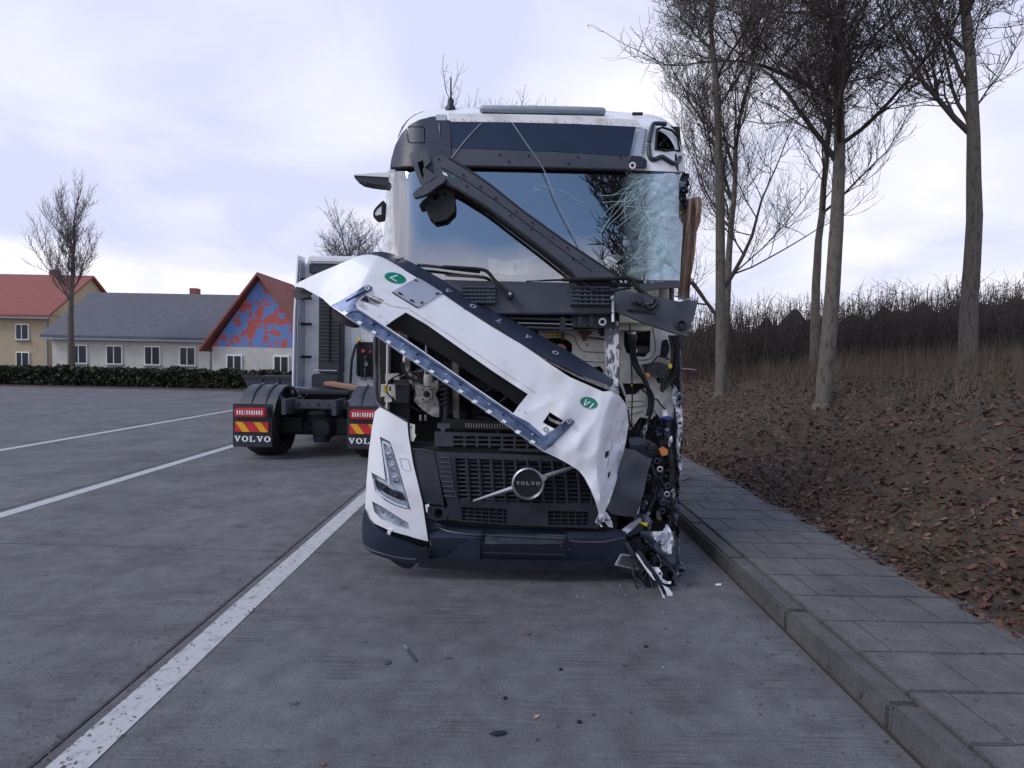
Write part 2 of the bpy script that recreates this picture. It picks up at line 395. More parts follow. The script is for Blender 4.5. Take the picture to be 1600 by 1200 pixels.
soil = mat('bare_soil', (.035, .024, .018), .95, col2=(.075, .05, .035), vscale=5, c2pos=(.35, .65), bump=.6, bscale=18)
gravel = mat('far_ground', (.09, .09, .085), .95, var=.3, vscale=.6)
bark = mat('bark', (.135, .118, .100), .9, col2=(.055, .052, .040), vscale=7, bump=1.0, bscale=22, stretch=(3, 3, .8), c2pos=(.48, .68))
twig = mat('twig_bark', (.060, .047, .042), .9, var=.3)
twigf = mat('far_twig_bark', (.13, .11, .11), .9, var=.3)

# ------------------------------------------------------------------ the setting
gm = 300
tag(mesh_obj('ground', [(-gm, -gm, -.02), (gm, -gm, -.02), (gm, gm, -.02), (-gm, gm, -.02)], [(0, 1, 2, 3)], gravel, smooth=False), kind='structure')
KX = 1.84                                   # kerb face
lot = mesh_obj('parking_lot', [(-35, -10, -.012), (KX, -10, -.012), (KX, 30, -.012), (-35, 30, -.012)], [(0, 1, 2, 3)], soil, smooth=False); tag(lot, kind='structure')
YAW = R(-1.6)
def slab(x0, x1, y0, y1):
    g = .007
    vs, fs = [], []
    ins = .012
    for z, k in ((-.2, 0), (-.006, 0), (0, ins)):
        for x, y in ((x0+g+k, y0+g+k), (x1-g-k, y0+g+k), (x1-g-k, y1-g-k), (x0+g+k, y1-g-k)): vs.append(Vector((x, y - (x-0)*.030, z)))
    for i in (0, 4):
        for k in range(4): fs.append((i+k, i+(k+1) % 4, i+4+(k+1) % 4, i+4+k))
    fs.append((8, 9, 10, 11))
    return mesh_obj('concrete_slab', vs, fs, conc, lot, smooth=False)
XS = [-35.1, -31.4, -27.7, -24.0, -20.3, -16.6, -12.9, -9.2, -5.55, -1.97, KX-.02]
YS = [-6.4, -2.65, 1.1, 4.82, 8.55, 12.3, 16.0, 19.8, 23.5, 27.2]
for x0, x1 in zip(XS, XS[1:]):
    for y0, y1 in zip(YS, YS[1:]): slab(x0, x1, y0, y1)
def line(x0, x1, y0, y1, lab, cat):
    pts = []; n = 60
    o = mesh_obj('painted_line', [(x0 + random.uniform(-.004, .004) if i else x0, y0+(y1-y0)*i/n, .004) for i in range(n+1)] + [(x1+random.uniform(-.004, .004), y0+(y1-y0)*i/n, .004) for i in range(n+1)],
                 [(i, n+1+i, n+2+i, i+1) for i in range(n)], linem, lot, smooth=False)
    return o
line(-1.90, -1.73, -3, 24, '', ''); line(-5.45, -5.28, -3, 24, '', ''); line(-9.05, -8.88, -3, 24, '', '')
# pavement: kerb stones and pavers
pav = mesh_obj('pavement', [(KX+.02, -4, .095), (3.13, -4, .095), (3.13, 34, .095), (KX+.02, 34, .095)], [(0, 1, 2, 3)], soil, smooth=False); tag(pav, kind='structure')
def bev_mesh(name, s, m_, b=.008):
    o = box(name, (0, 0, 0), s, m_, None, bev=b); C.objects.unlink(o); return o.data
km = bev_mesh('kerb_stone', (.15, .99, .30), kerbm, .02)
for i in range(34):
    o = bpy.data.objects.new('kerb_stone', km); link(o, pav); o.location = (KX+.075+random.uniform(-.004, .004), -3.0+i+.1, -.03+random.uniform(-.003, .003))
pm = bev_mesh('paver', (.394, .374, .08), paverm, .007)
pmh = bev_mesh('paver', (.194, .374, .08), paverm, .007)
r0 = 0
for j in range(66):
    y = .6+j*.382
    if j % 2 == 0: xs_ = [(.2, pm), (.6, pm), (1.0, pm)]
    else: xs_ = [(.1, pmh), (.4, pm), (.8, pm), (1.1, pmh)]
    for x, me in xs_:
        o = bpy.data.objects.new('paver', me); link(o, pav)
        o.location = (KX+.156+x*.985, y, .082+random.uniform(-.003, .003)); o.rotation_euler = (random.uniform(-.006, .006), random.uniform(-.006, .006), 0)
# embankment
def bank(x, y):
    t = max(0, x-3.1)
    h = .10 + .54*min(t, 2.4) + .10*max(0, t-2.4) + .05*math.sin(x*2.1+y*.7) * min(1, t) + .16*noise.noise(Vector((x*.6, y*.6, 0)))*min(1, t)
    return h
vs, fs = [], []
nx, ny = 60, 110
for j in range(ny+1):
    for i in range(nx+1):
        x = 3.12 + 26*(i/nx)**1.6; y = -3 + 60*(j/ny)**1.2; vs.append((x, y, bank(x, y) + (.03*noise.noise(Vector((x*4, y*4, 3))) if i else 0)))
for j in range(ny):
    for i in range(nx): a = j*(nx+1)+i; fs.append((a, a+1, a+nx+2, a+nx+1))
emb = tag(mesh_obj('embankment', vs, fs, soil), kind='structure')
# fallen leaves
def leafmat(name, c1, c2, c3):
    m = bpy.data.materials.new(name); m.use_nodes = True; t = m.node_tree; b = t.nodes['Principled BSDF']; b.inputs['Roughness'].default_value = .75
    g = t.nodes.new('ShaderNodeNewGeometry'); r = t.nodes.new('ShaderNodeValToRGB'); r.color_ramp.interpolation = 'LINEAR'
    r.color_ramp.elements[0].color = (*c1, 1); r.color_ramp.elements[1].color = (*c3, 1); e_ = r.color_ramp.elements.new(.5); e_.color = (*c2, 1)
    t.links.new(g.outputs['Random Per Island'], r.inputs[0]); t.links.new(r.outputs[0], b.inputs['Base Color']); return m
leafm = leafmat('dead_leaves', (.03, .018, .014), (.095, .036, .022), (.17, .10, .06))
V, F = [], []
for i in range(80000):
    y = 1.0 + 25*random.random()**1.3; x = 3.05 + 9*random.random()**1.5
    z = bank(x, y)+.012+random.random()*.02
    s = random.choice((.009, .012, .016, .022, .03, .042)); a = random.uniform(0, 6.28); e1 = Vector((math.cos(a), math.sin(a), random.uniform(-.8, .8)))*s; e2 = Vector((-math.sin(a), math.cos(a), random.uniform(-.8, .8)))*s*random.uniform(.3, .8)
    c = Vector((x, y, z)); b = len(V); V += [c-e1, c+e2*.9-e1*.1, c+e1, c-e2*.9+e1*.1]; F += [(b, b+1, b+2), (b, b+2, b+3)]
tag(mesh_obj('fallen_leaves', V, F, leafm, smooth=False), 'brown and rusty fallen leaves covering the bank beside the pavement', 'leaves', kind='stuff')
grassm = leafmat('dry_grass', (.07, .045, .035), (.12, .085, .06), (.05, .055, .03))
V, F = [], []
for i in range(16000):
    y = 6 + 18*random.random(); x = 3.9 + 8*random.random()
    if noise.noise(Vector((x*.5, y*.5, 9))) < .02 and x < 5: continue
    h = random.uniform(.12, .4) * (1.6 if x > 5.2 else .45); z = bank(x, y)
    a = random.uniform(0, 6.28); d = Vector((math.cos(a), math.sin(a), 0))*.005; ln = Vector((random.uniform(-.15, .15), random.uniform(-.15, .15), h))
    c = Vector((x, y, z)); b = len(V); V += [c-d, c+d, c+ln]; F.append((b, b+1, b+2))
tag(mesh_obj('dry_grass', V, F, grassm, smooth=False), 'dry grass and thin stalks on the bank among the leaves', 'grass', kind='stuff')

# ------------------------------------------------------------------ trees
class Seg:
    def __init__(s): s.V = []; s.F = []
    def add(s, p0, p1, r0, r1, n):
        t = (p1-p0)
        if t.length < 1e-5: return
        t.normalize(); u = Vector((0, 0, 1)) if abs(t.z) < .9 else Vector((1, 0, 0))
        a = t.cross(u).normalized(); b = t.cross(a); k0 = len(s.V)
        for p, r in ((p0, r0), (p1, r1)):
            for k in range(n):
                q = 6.2832*k/n; s.V.append(p+(a*math.cos(q)+b*math.sin(q))*r)
        for k in range(n): s.F.append((k0+k, k0+(k+1) % n, k0+n+(k+1) % n, k0+n+k))
def make_tree(name, label, base, height, r0, seed, group=None, forks=(), lean=(0, 0), levels=4, dens_=1.0, m_t=None, m_c=None, spread=.6, first=.28, twigr=.003, tuft=0, up=.12, cat='tree'):
    rnd = random.Random(seed); T, Cn = Seg(), Seg(); base = Vector(base)
    root = thing(name, label, cat, base, group)
    tips = []
    def grow(p, d, L, r, lev):
        n = 5 if lev <= 1 else 4 if lev < 4 else 3
        S_ = T if lev <= 0 else Cn; sides = 9 if lev <= 0 else 5 if lev == 1 else 3
        seg = L/n
        for i in range(n):
            r1 = r*(.86 if lev > 0 else .9)
            d = (d+Vector((rnd.uniform(-1, 1), rnd.uniform(-1, 1), rnd.uniform(-1, 1)))*(.06 if lev == 0 else .22) + Vector((0, 0, up if lev else .02))).normalized()
            q = p+d*seg; S_.add(p, q, r, r1, sides); p = q; r = r1
            if lev < levels and (lev > 0 or i >= 1):
                k = rnd.choice((1, 2)) if lev < 3 else rnd.choice((0, 1)) if lev >= 4 else rnd.choice((1, 1, 2, 2) if dens_ >= 1 else (0, 1, 1))
                for _ in range(k):
                    a = Vector((rnd.uniform(-1, 1), rnd.uniform(-1, 1), rnd.uniform(-.15, .6))).normalized()
                    nd = (d*(1-spread)+a*spread).normalized()
                    grow(p, nd, L*rnd.uniform(.42, .68), max(r*rnd.uniform(.42, .62), twigr), lev+1)
        if lev < levels: grow(p, d, L*.62, r, lev+1)
        elif tuft and rnd.random() < tuft: tips.append(p)
    d0 = Vector((lean[0], lean[1], 1)).normalized()
    # bare lower trunk
    n = 6; p = base.copy(); r = r0; hb = height*first
    p -= Vector((0, 0, .15)); T.add(p, base+Vector((0, 0, .08)), r*1.75, r*1.15, 10); p = base+Vector((0, 0, .08)); r = r0*1.05
    for i in range(n):
        q = p+d0*(hb/n)+Vector((rnd.uniform(-.01, .01), rnd.uniform(-.01, .01), 0)); T.add(p, q, r, r*.965, 10); p = q; r *= .965
    grow(p, d0, (height-hb)*.52, r, 0)
    for a in forks: grow(base+d0*height*a[0], Vector(a[1]).normalized(), height*a[2], r0*a[3], 1)
    for nm, S_, m_ in (('trunk', T, m_t or bark), ('crown', Cn, m_c or twig)):
        o = mesh_obj(nm, S_.V, S_.F, m_, root, smooth=True, ang=80)
    if tips:
        V, F = [], []
        for c in tips:
            for _ in range(3):
                s = rnd.uniform(.012, .03); e1 = Vector((rnd.uniform(-1, 1), rnd.uniform(-1, 1), rnd.uniform(-1, .3)))*s; e2 = Vector((rnd.uniform(-1, 1), rnd.uniform(-1, 1), rnd.uniform(-1, 1)))*s*.6
                b = len(V); c2 = c+Vector((rnd.uniform(-.03, .03), rnd.uniform(-.03, .03), rnd.uniform(-.04, .02))); V += [c2, c2+e1+e2, c2+e1*2, c2+e1-e2]; F.append((b, b+1, b+2, b+3))
        o = mesh_obj('withered_leaves', V, F, leafm, root, smooth=False); o['kind'] = 'stuff'
    return root
GT = 'bare trees on the bank behind the pavement'
p = W(1126, 618, 12.8)
make_tree('bare_tree', 'bare tree with pale upright trunk standing on the leafy bank right of the wrecked truck', (p.x, p.y, bank(p.x, p.y)-.03), 10.6, .115, 19, GT, lean=(-.035, 0), levels=5, twigr=.0042, spread=.62, tuft=.03, first=.42, forks=((.16, (-.55, .2, .9), .22, .45), (.22, (.6, 0, .9), .25, .5)))
make_tree('bare_tree', 'nearest bare tree on the bank, its twigs hanging over the pavement with withered leaves', (5.0, 8.9, bank(5.0, 8.9)-.05), 9.0, .12, 23, GT, lean=(.02, -.02), levels=5, twigr=.0042, spread=.66, tuft=.05, first=.3, up=.04, forks=((.42, (-1, -.1, 1.1), .20, .4), (.52, (-1, .2, .8), .20, .38), (.60, (-.9, -.3, 1), .18, .36)))
make_tree('bare_tree', 'slim bare tree far along the bank behind the pale trunk', (6.3, 16.5, bank(6.3, 16.5)-.05), 10, .12, 5, GT, levels=4, spread=.5, twigr=.005)
make_tree('bare_tree', 'slender bare tree standing back on the grassy bank before the thicket', (7.6, 14.0, bank(7.6, 14)-.05), 9.0, .11, 31, GT, levels=4, spread=.5, twigr=.005)
make_tree('bare_tree', 'bare tree at the right edge of the picture high on the bank', (8.6, 10.5, bank(8.6, 10.5)-.05), 10, .15, 8, GT, levels=4, spread=.55, twigr=.006)
make_tree('background_tree', 'distant bare tree whose twig tips show beside the roof antenna', (-2.8, 27, 0), 13.9, .2, 41, 'distant bare trees behind the trucks', levels=4, spread=.6, m_c=twigf, twigr=.008, up=.10)
make_tree('background_tree', 'distant bare tree whose twigs show behind the lamp bar on the roof', (-.2, 28, 0), 14.0, .2, 61, 'distant bare trees behind the trucks', levels=4, spread=.6, m_c=twigf, twigr=.008, up=.10)
make_tree('background_tree', 'distant bare tree between the wrecked cab and the parked tractor roof', (-8.4, 30, 0), 9.2, .16, 43, 'distant bare trees behind the trucks', levels=4, spread=.62, m_c=twigf, twigr=.008, up=.08)
make_tree('background_tree', 'distant bare tree left of the house with the red roof', (-27, 34, 0), 11, .2, 47, 'distant bare trees behind the trucks', levels=4, spread=.5, m_c=twigf, twigr=.009, up=.2)
make_tree('reflected_tree', 'bare tree behind the camera, seen only mirrored in the windscreen', (3.9, -3.0, 0), 9.5, .2, 77, levels=4, spread=.62, m_c=twig, twigr=.02)
# thicket behind the bank
V, F = [], []; S_ = Seg(); rnd = random.Random(3)
for i in range(5200):
    x = rnd.uniform(5.2, 24); y = rnd.uniform(15.5, 24); z = bank(x, y)
    p0 = Vector((x, y, z)); h = rnd.uniform(.5, 2.3)
    p1 = p0+Vector((rnd.uniform(-.5, .5), rnd.uniform(-.5, .5), h)); S_.add(p0, p1, .014, .006, 3)
    for k in range(3):
        t = rnd.uniform(.3, 1); q = p0.lerp(p1, t); S_.add(q, q+Vector((rnd.uniform(-.5, .5), rnd.uniform(-.5, .5), rnd.uniform(-.1, .5))), .007, .003, 3)
tag(mesh_obj('thicket', S_.V, S_.F, twig, smooth=False), 'dense dark thicket of bare bushes along the top of the bank', 'bushes', kind='stuff')
hm = mat('distant_wood', (.030, .026, .022), .95, var=.5, vscale=2, bump=1, bscale=6)
vs, fs = [], []
for i in range(121):
    x = 4.5+i*.28; h = 1.0+.5*noise.noise(Vector((x*.9, 0, 2)))+.28*noise.noise(Vector((x*3, 0, 4)))
    for k, (dy, hz) in enumerate(((0, 0), (.4, .75), (1.2, 1), (2.4, .8), (3.2, 0))):
        vs.append((x, 24+dy+.3*noise.noise(Vector((x*2, k, 1))), bank(x, 24)*1.0-.3+h*2.0*hz))
for i in range(120):
    for k in range(4): a = i*5+k; fs.append((a, a+5, a+6, a+1))
tag(mesh_obj('distant_hedge', vs, fs, hm), 'dark hedge mass closing the view behind the thicket', 'hedge')

# ------------------------------------------------------------------ houses at the far left
tiles = mat('red_tiles', (.30, .09, .07), .8, col2=(.20, .08, .07), vscale=3, stretch=(1, 1, 6))
def house(name, label, cx, cy, wx, wy, hw, hr, wallm, roofm, wins=(), gable=None):
    h = thing(name, label, 'house', (cx, cy, 0))
    box('wall', (cx, cy, hw/2), (wx, wy, hw), wallm, h, bev=0)
    if gable:   # ridge along Y, gable to the camera
        panel('gable_wall', [(-wx/2, hw), (wx/2, hw), (0, hr)], lambda a, b: Vector((cx+a, cy-wy/2-.01, b)), gable, h, th=.3, step=2)
        for s in (-1, 1):
            vs = [Vector((cx, cy-wy/2-.5, hr+.05)), Vector((cx, cy+wy/2+.5, hr+.05)), Vector((cx+s*(wx/2+.5), cy+wy/2+.5, hw-.3)), Vector((cx+s*(wx/2+.5), cy-wy/2-.5, hw-.3))]
            mesh_obj('roof', vs+[v+Vector((0, 0, .18)) for v in vs], [(0, 1, 2, 3), (7, 6, 5, 4), (0, 3, 7, 4), (3, 2, 6, 7), (1, 0, 4, 5), (2, 1, 5, 6)], roofm, h, smooth=False, recalc=True)
    else:
        for s in (-1, 1):
            vs = [Vector((cx-wx/2-.4, cy, hr)), Vector((cx+wx/2+.4, cy, hr)), Vector((cx+wx/2+.4, cy+s*(wy/2+.5), hw-.2)), Vector((cx-wx/2-.4, cy+s*(wy/2+.5), hw-.2))]
            mesh_obj('roof', vs+[v+Vector((0, 0, .18)) for v in vs], [(0, 1, 2, 3), (7, 6, 5, 4), (0, 3, 7, 4), (3, 2, 6, 7), (1, 0, 4, 5), (2, 1, 5, 6)], roofm, h, smooth=False, recalc=True)
        for s in (-1, 1):
            panel('gable_wall', [(-wy/2, hw), (wy/2, hw), (0, hr)], lambda a, b, s=s: Vector((cx+s*wx/2-.1, cy+a, b)), wallm, h, th=.2, step=2, back=(1, 0, 0))
    box('chimney', (cx+wx*.12, cy+wy*.15, hr+.15), (.55, .55, 1.2), tiles, h, bev=0)
    if not gable:
        box('gutter', (cx, cy-wy/2-.56, hw-.28), (wx+.8, .12, .10), roofbar, h, bev=.02); box('downpipe', (cx+wx/2-.15, cy-wy/2-.06, hw/2), (.09, .09, hw), roofbar, h, bev=.02)
    for x, z, a, b in wins:
        f = box('window', (cx+x, cy-wy/2-.03, z), (a, .12, b), stickw, h, bev=0)
        box('pane', (cx+x, cy-wy/2-.10, z), (a-.16, .04, b-.16), frit, f, bev=0)
        box('sill', (cx+x, cy-wy/2-.12, z-b/2-.04), (a+.16, .18, .05), roofbar, f, bev=0)
        box('glazing_bar', (cx+x, cy-wy/2-.13, z), (.05, .03, b-.16), stickw, f, bev=0)
    return h
mural = mat('painted_blue_gable', (.13, .25, .52), .7, col2=(.50, .10, .08), vscale=2.2, c2pos=(.5, .54), detail=4)
render_w = mat('pale_render', (.55, .52, .48), .85, var=.1, vscale=2)
render_y = mat('ochre_render', (.45, .36, .24), .85, var=.1, vscale=2)
greyroof = mat('grey_tiles', (.11, .11, .13), .8, var=.2, vscale=3)
house('painted_house', 'house with red tiled roof and blue gable painted with red flowers at the far left', -14.5, 36, 5.6, 8, 2.3, 6.3, render_w, tiles, wins=((-1.5, 1.3, .9, 1.1), (1.2, 1.3, .9, 1.1)), gable=mural)
house('low_house', 'low pale house with grey roof standing beyond the far left lot', -26, 42, 11, 8, 3.0, 6.2, render_w, greyroof, wins=((-3.6, 1.7, 1.1, 1.3), (-1.2, 1.7, 1.1, 1.3), (1.4, 1.7, 1.1, 1.3), (3.8, 1.7, 1.1, 1.3)))
house('ochre_house', 'ochre house with red roof at the left edge of the picture', -40, 46, 10, 8, 4.6, 8, render_y, tiles, wins=((-3, 3.3, 1, 1.2), (0, 3.3, 1, 1.2), (3, 3.3, 1, 1.2), (-3, 1.2, 1, 1.2), (0, 1.2, 1, 1.2), (3, 1.2, 1, 1.2)))
hedgem = leafmat('hedge_leaves', (.02, .03, .012), (.035, .05, .02), (.05, .05, .03))
V, F = [], []
for i in range(26000):
    x = random.uniform(-46, -9.5); y = 30+random.uniform(0, 1.1); z = random.random()*(1.0+.2*noise.noise(Vector((x, 0, 0))))
    s = random.uniform(.08, .16); e1 = Vector((random.uniform(-1, 1), random.uniform(-1, 1), random.uniform(-1, 1))).normalized()*s; e2 = e1.cross(Vector((random.random(), .4, random.random()))).normalized()*s*.6
    c = Vector((x, y, z)); b = len(V); V += [c-e1, c+e2, c+e1, c-e2]; F.append((b, b+1, b+2, b+3))
tag(mesh_obj('low_hedge', V, F, hedgem, smooth=False), 'low green hedge along the far edge of the lot', 'hedge', kind='stuff')

# ------------------------------------------------------------------ letters (slab serif)
LV = [(0, 1), (.44, 1), (.44, .9), (.34, .9), (.54, .34), (.71, .9), (.61, .9), (.61, 1), (1, 1), (1, .9), (.92, .9), (.58, 0), (.42, 0), (.09, .9), (0, .9)]
LL = [(0, 1), (.52, 1), (.52, .9), (.38, .9), (.38, .11), (.7, .11), (.8, .36), (.9, .36), (.9, 0), (0, 0), (0, .1), (.13, .1), (.13, .9), (0, .9)]
LO = [(.5+.5*math.cos(q*math.pi/12), .5+.52*math.sin(q*math.pi/12)) for q in range(24)]
LOi = [(.5+.23*math.cos(q*math.pi/8), .5+.37*math.sin(q*math.pi/8)) for q in range(16)]
SV = [(0, 1), (.2, 1), (.5, .25), (.8, 1), (1, 1), (.6, 0), (.4, 0)]; SI = [(0, 1), (.2, 1), (.2, 0), (0, 0)]; SL = [(0, 1), (.15, 1), (.15, .12), (1, .12), (1, 0), (0, 0)]
GL = {'V': (LV, []), 'O': (LO, [LOi]), 'L': (LL, []), 'v': (SV, []), 'i': (SI, []), 'l': (SL, [])}
def letters(word, org, er, eu, adv, fn, m, parent, th=.004):
    """word set from px point org along er (one letter width) and eu (one letter height)"""
    for i, ch in enumerate(word):
        o_, hs = GL[ch]
        def mp2(p, i=i): return (org[0]+er[0]*(p[0]+i*adv)+eu[0]*p[1], org[1]+er[1]*(p[0]+i*adv)+eu[1]*p[1])
        panel('letter', [mp2(q) for q in o_], fn, m, parent, holes=[[mp2(q) for q in h] for h in hs], th=th, step=60)
def ell(cx, cy, a, b, ang, n=28):
    c_, s_ = math.cos(ang), math.sin(ang)
    return [(cx+a*math.cos(q*2*math.pi/n)*c_-b*math.sin(q*2*math.pi/n)*s_, cy+a*math.cos(q*2*math.pi/n)*s_+b*math.sin(q*2*math.pi/n)*c_) for q in range(n)]
def off_fn(fn, d):
    return lambda x, y: (lambda p: CAM + (p-CAM)*((p.y-d-CAM.y)/(p.y-CAM.y)))(fn(x, y))

# ================================================================== the wrecked truck
TR = thing('wrecked_truck', 'white truck with its front torn open and bonnet flap hanging askew across the grille', 'truck', (XC, 4.3, 0))
# ---- cab shell: side walls, back, floor and roof
def cabring(y, k=1.0, dz=0):
    hw = 1.285*k; z0 = 1.0; top = 3.93+dz; r = .30; XC = .165
    pts = [(XC-hw, z0), (XC-hw, 2.3), (XC-hw*.985, 3.3), (XC-hw*.96, top-r)]
    for q in range(1, 6):
        a = q/6*math.pi/2; pts.append((XC-hw*.96+r*(1-math.cos(a)), top-r+r*math.sin(a)))
    pts.append((XC-.5, top+.03))
    pts += [(2*XC-x, z) for x, z in reversed(pts)]
    return [Vector((x, y, z)) for x, z in pts]
def loft(name, rings, m, parent, closed_ring=False, th=0, label=None, flip=False, ang=35):
    n = len(rings[0]); V = [p for r in rings for p in r]; F = []
    for j in range(len(rings)-1):
        for i in range(n if closed_ring else n-1):
            a = j*n+i; b = j*n+(i+1) % n; F.append((a, b, b+n, a+n))
    o = mesh_obj(name, V, F, m, parent, ang=ang, label=label)
    return o
yF, yB = 4.80, 6.75
rings = [cabring(5.04, 1.0, .02), cabring(5.25, 1.0, .05), cabring(5.8, 1.005, .07), cabring(yB-.05, 1.0, .02), cabring(yB, .97, -.03)]
shell = loft('cab_shell', rings, white, TR)
inn = [[Vector((XC+(p.x-XC)*.965, p.y+(.02 if j == 0 else -.02), p.z*.985+.02)) for p in r] for j, r in enumerate(rings)]
loft('cab_lining', inn, lining, TR)
box('rear_lining', (XC+.04, yB-.12, 2.5), (2.4, .02, 2.7), lining, TR, bev=0)
rr = cabring(yB, .97, -.03); mesh_obj('back_wall', rr, [tuple(range(len(rr)))], white, TR, smooth=False)
box('cab_floor', (XC, 5.85, 1.5), (2.36, 1.75, .10), cabin, TR)
for s in (-1, 1):
    d = box('door' if s < 0 else 'door', (XC+s*1.243, 5.45, 2.15), (.02, 1.0, 2.0), white if s < 0 else whited, TR, bev=.02)
    box('handle', (XC+s*1.26, 5.80, 1.75), (.03, .16, .04), dark, d)
    box('side_window', (XC+s*1.252, 5.42, 2.72), (.012, .75, .6), frit, d, bev=.005)
    box('side_skirt', (XC+s*1.18, 5.9, .75), (.06, 1.5, .5), white if s < 0 else dark, TR, bev=.03)
# roof front, white, from the header strip back over the roof
def loft_px(name, rows, m, parent, th=.0, label=None, k=4):
    rr = [[W(x, y, Y) for x, y, Y in curve(r, k)] for r in rows]
    return loft(name, rr, m, parent, label=label)
top = [(611, 262, 4.98), (617, 230, 4.97), (630, 200, 4.97), (644, 183, 4.99), (668, 173, 5.02), (710, 169, 5.05), (800, 168, 5.1), (900, 171, 5.1), (985, 176, 5.06), (1025, 181, 5.03), (1050, 195, 5.0), (1062, 215, 4.98), (1068, 240, 4.97), (1071, 268, 4.97)]
mid = [(612, 262, 4.80), (620, 231, 4.80), (634, 204, 4.80), (648, 188, 4.80), (670, 179, 4.80), (710, 178, 4.80), (800, 178, 4.80), (900, 181, 4.80), (985, 185, 4.80), (1022, 189, 4.80), (1046, 201, 4.80), (1058, 219, 4.80), (1064, 242, 4.80), (1067, 268, 4.80)]
bot = [(614, 262, 4.72), (624, 232, 4.72), (640, 208, 4.72), (654, 195, 4.72), (674, 188, 4.72), (706, 188, 4.72), (800, 190, 4.72), (900, 193, 4.72), (985, 197, 4.72), (1018, 201, 4.72), (1040, 210, 4.72), (1052, 226, 4.72), (1058, 246, 4.72), (1061, 268, 4.72)]
loft_px('roof_cap', [[(x+(1.5 if x < 700 else -1.5 if x > 1000 else 0), y+1.5, Y+.4) for x, y, Y in top], top, mid, bot], white, TR)
panel('header_strip', [(700, 177), (800, 179), (900, 182), (995, 187), (1003, 199), (994, 199), (900, 194), (800, 191), (704, 190)], FR(.012), whited, TR, th=.03, step=18)
for i in range(11):
    x = 710+i*26.5
    for dx in (0, 6 if i % 2 else 14):
        ptube('rivet', [(x+dx, 187.2+(x-710)*.022), (x+dx+.01, 187.3+(x-710)*.022)], FR(.02), .006, alu if i % 3 else dark, TR, n=6, k=1)
# lamp bar on the roof edge
bar = ptube('roof_lamp_bar', [(750, 170.5), (755, 171), (800, 171.5), (850, 172), (900, 173), (942, 174.5), (946, 175)], at(4.84), [.02, .034, .034, .034, .034, .034, .02], roofbar, TR, n=14, k=1)
ptube('bar_seam', [(753, 176), (800, 177.5), (850, 178), (905, 179), (944, 180)], at(4.80), .006, dark, TR, n=6)
ptube('roof_bracket', [(988, 178), (1004, 178)], at(4.85), .014, dark, TR, n=6, k=1)
# antenna
lathe('antenna_base', W(704, 170, 5.0)+Vector((0, 0, -.02)), [(.0, 0), (.047, 0), (.045, .03), (.030, .05), (.026, .10), (.014, .115), (0, .115)], dark, TR, axis='Z', n=16)
tube('antenna', [W(704.5, 157, 5.0), W(704.5, 121, 5.0)], [.009, .0065], dark, TR)
# dark corner panel, upper front panel
cornerm = mat('corner_panel_plastic', (.022, .028, .050), .42, var=.15, vscale=4)
cp = panel('corner_panel', [(609.5, 262), (611, 250), (617, 228), (627, 209), (640, 195), (655, 187), (675, 182), (690, 181), (703, 190), (706, 259), (650, 260)], FR(.03), cornerm, TR, th=.05, step=9,
      holes=[[(635.5, 199), (640, 197.5), (660, 197.5), (664, 200), (664.5, 222), (662, 224), (640, 224), (637, 221)]])
panel('corner_lamp', [(637.5, 200.5), (641, 199), (659.5, 199), (662.5, 201), (663, 221), (661, 222.5), (641, 222.5), (638.5, 220)], FR(.03), cornerm, cp, th=.02, step=6)
ptube('panel_crease', [(686, 191), (688, 215), (699, 226)], FR(.034), .004, gloss, cp, n=6, k=1)
box('end_clip', W(690, 185, 4.66), (.09, .03, .06), alu, cp)
up = panel('upper_panel', [(703.5, 190.5), (800, 191), (900, 193.5), (993.5, 198), (987, 230), (984, 244), (850, 236), (706, 231)], FR(.035), gloss, TR, th=.03, step=16)
lo = panel('panel_lower_band', [(706.3, 231.6), (850, 236.6), (984, 244.6), (980, 264), (850, 261), (707, 258)], FR(.036), trim, TR, th=.03, step=16)
for x, y in ((781, 241), (795, 252), (903, 244), (888, 255), (969, 245), (826, 243)):
    ptube('screw', [(x, y), (x+.01, y+.01)], FR(.045), .010, black, lo, n=8, k=1)
ptube('panel_gap', [(612, 262.5), (706, 260), (850, 262.5), (980, 266)], FR(.03), .012, black, TR, n=6, k=3)
# white inner pillar with lamp opening, upper right
panel('exposed_pillar_corner', [(993, 196), (1020, 197), (1042, 203), (1056, 215), (1064, 240), (1069, 269), (1020, 267), (979, 264.5)], FR(.0), white, TR, th=.06, step=10,
      holes=[[(1028, 203), (1035, 199.5), (1050, 205), (1058, 214), (1061, 234), (1040, 234), (1024, 232)]])
panel('marker_recess', [(1020, 195), (1062, 198), (1066, 240), (1018, 238)], at(4.90), black, TR, th=.02, step=20)
for i, pts in enumerate(([(1026, 204), (1036, 212), (1045, 228), (1058, 232)], [(1030, 228), (1040, 216), (1052, 210)], [(1033, 206), (1036, 230)], [(1049, 207), (1053, 230)])):
    ptube('broken_lamp_rib', pts, at(4.80+.02*i, .05, .2, i), .011, dark if i % 2 == 0 else rag, TR, n=6)
ptube('lamp_rim', [(1027, 202), (1035, 199), (1050, 204), (1059, 214), (1062, 236), (1040, 235), (1024, 233), (1027, 202)], FR(.01), .010, black, TR, n=6, k=1)
ptube('sealant_bead', [(1040, 194), (1026, 193), (1020, 196), (1016, 212), (1013.5, 232), (1016, 246), (1023, 249), (1034, 245), (1043, 250), (1052, 255), (1060, 253), (1063, 246)], FR(.012), .019, strip, TR, n=8)
panel('ribbed_pillar_strip', [(998, 200), (1010, 201), (1004, 244), (987, 243)], FR(.012), silver, TR, th=.01, step=8)
for i in range(9): ptube('strip_rib', [(1008-.7*i, 203+4.4*i), (1012-.6*i, 203.5+4.4*i)], FR(.02), .005, alu, TR, n=5, k=1)
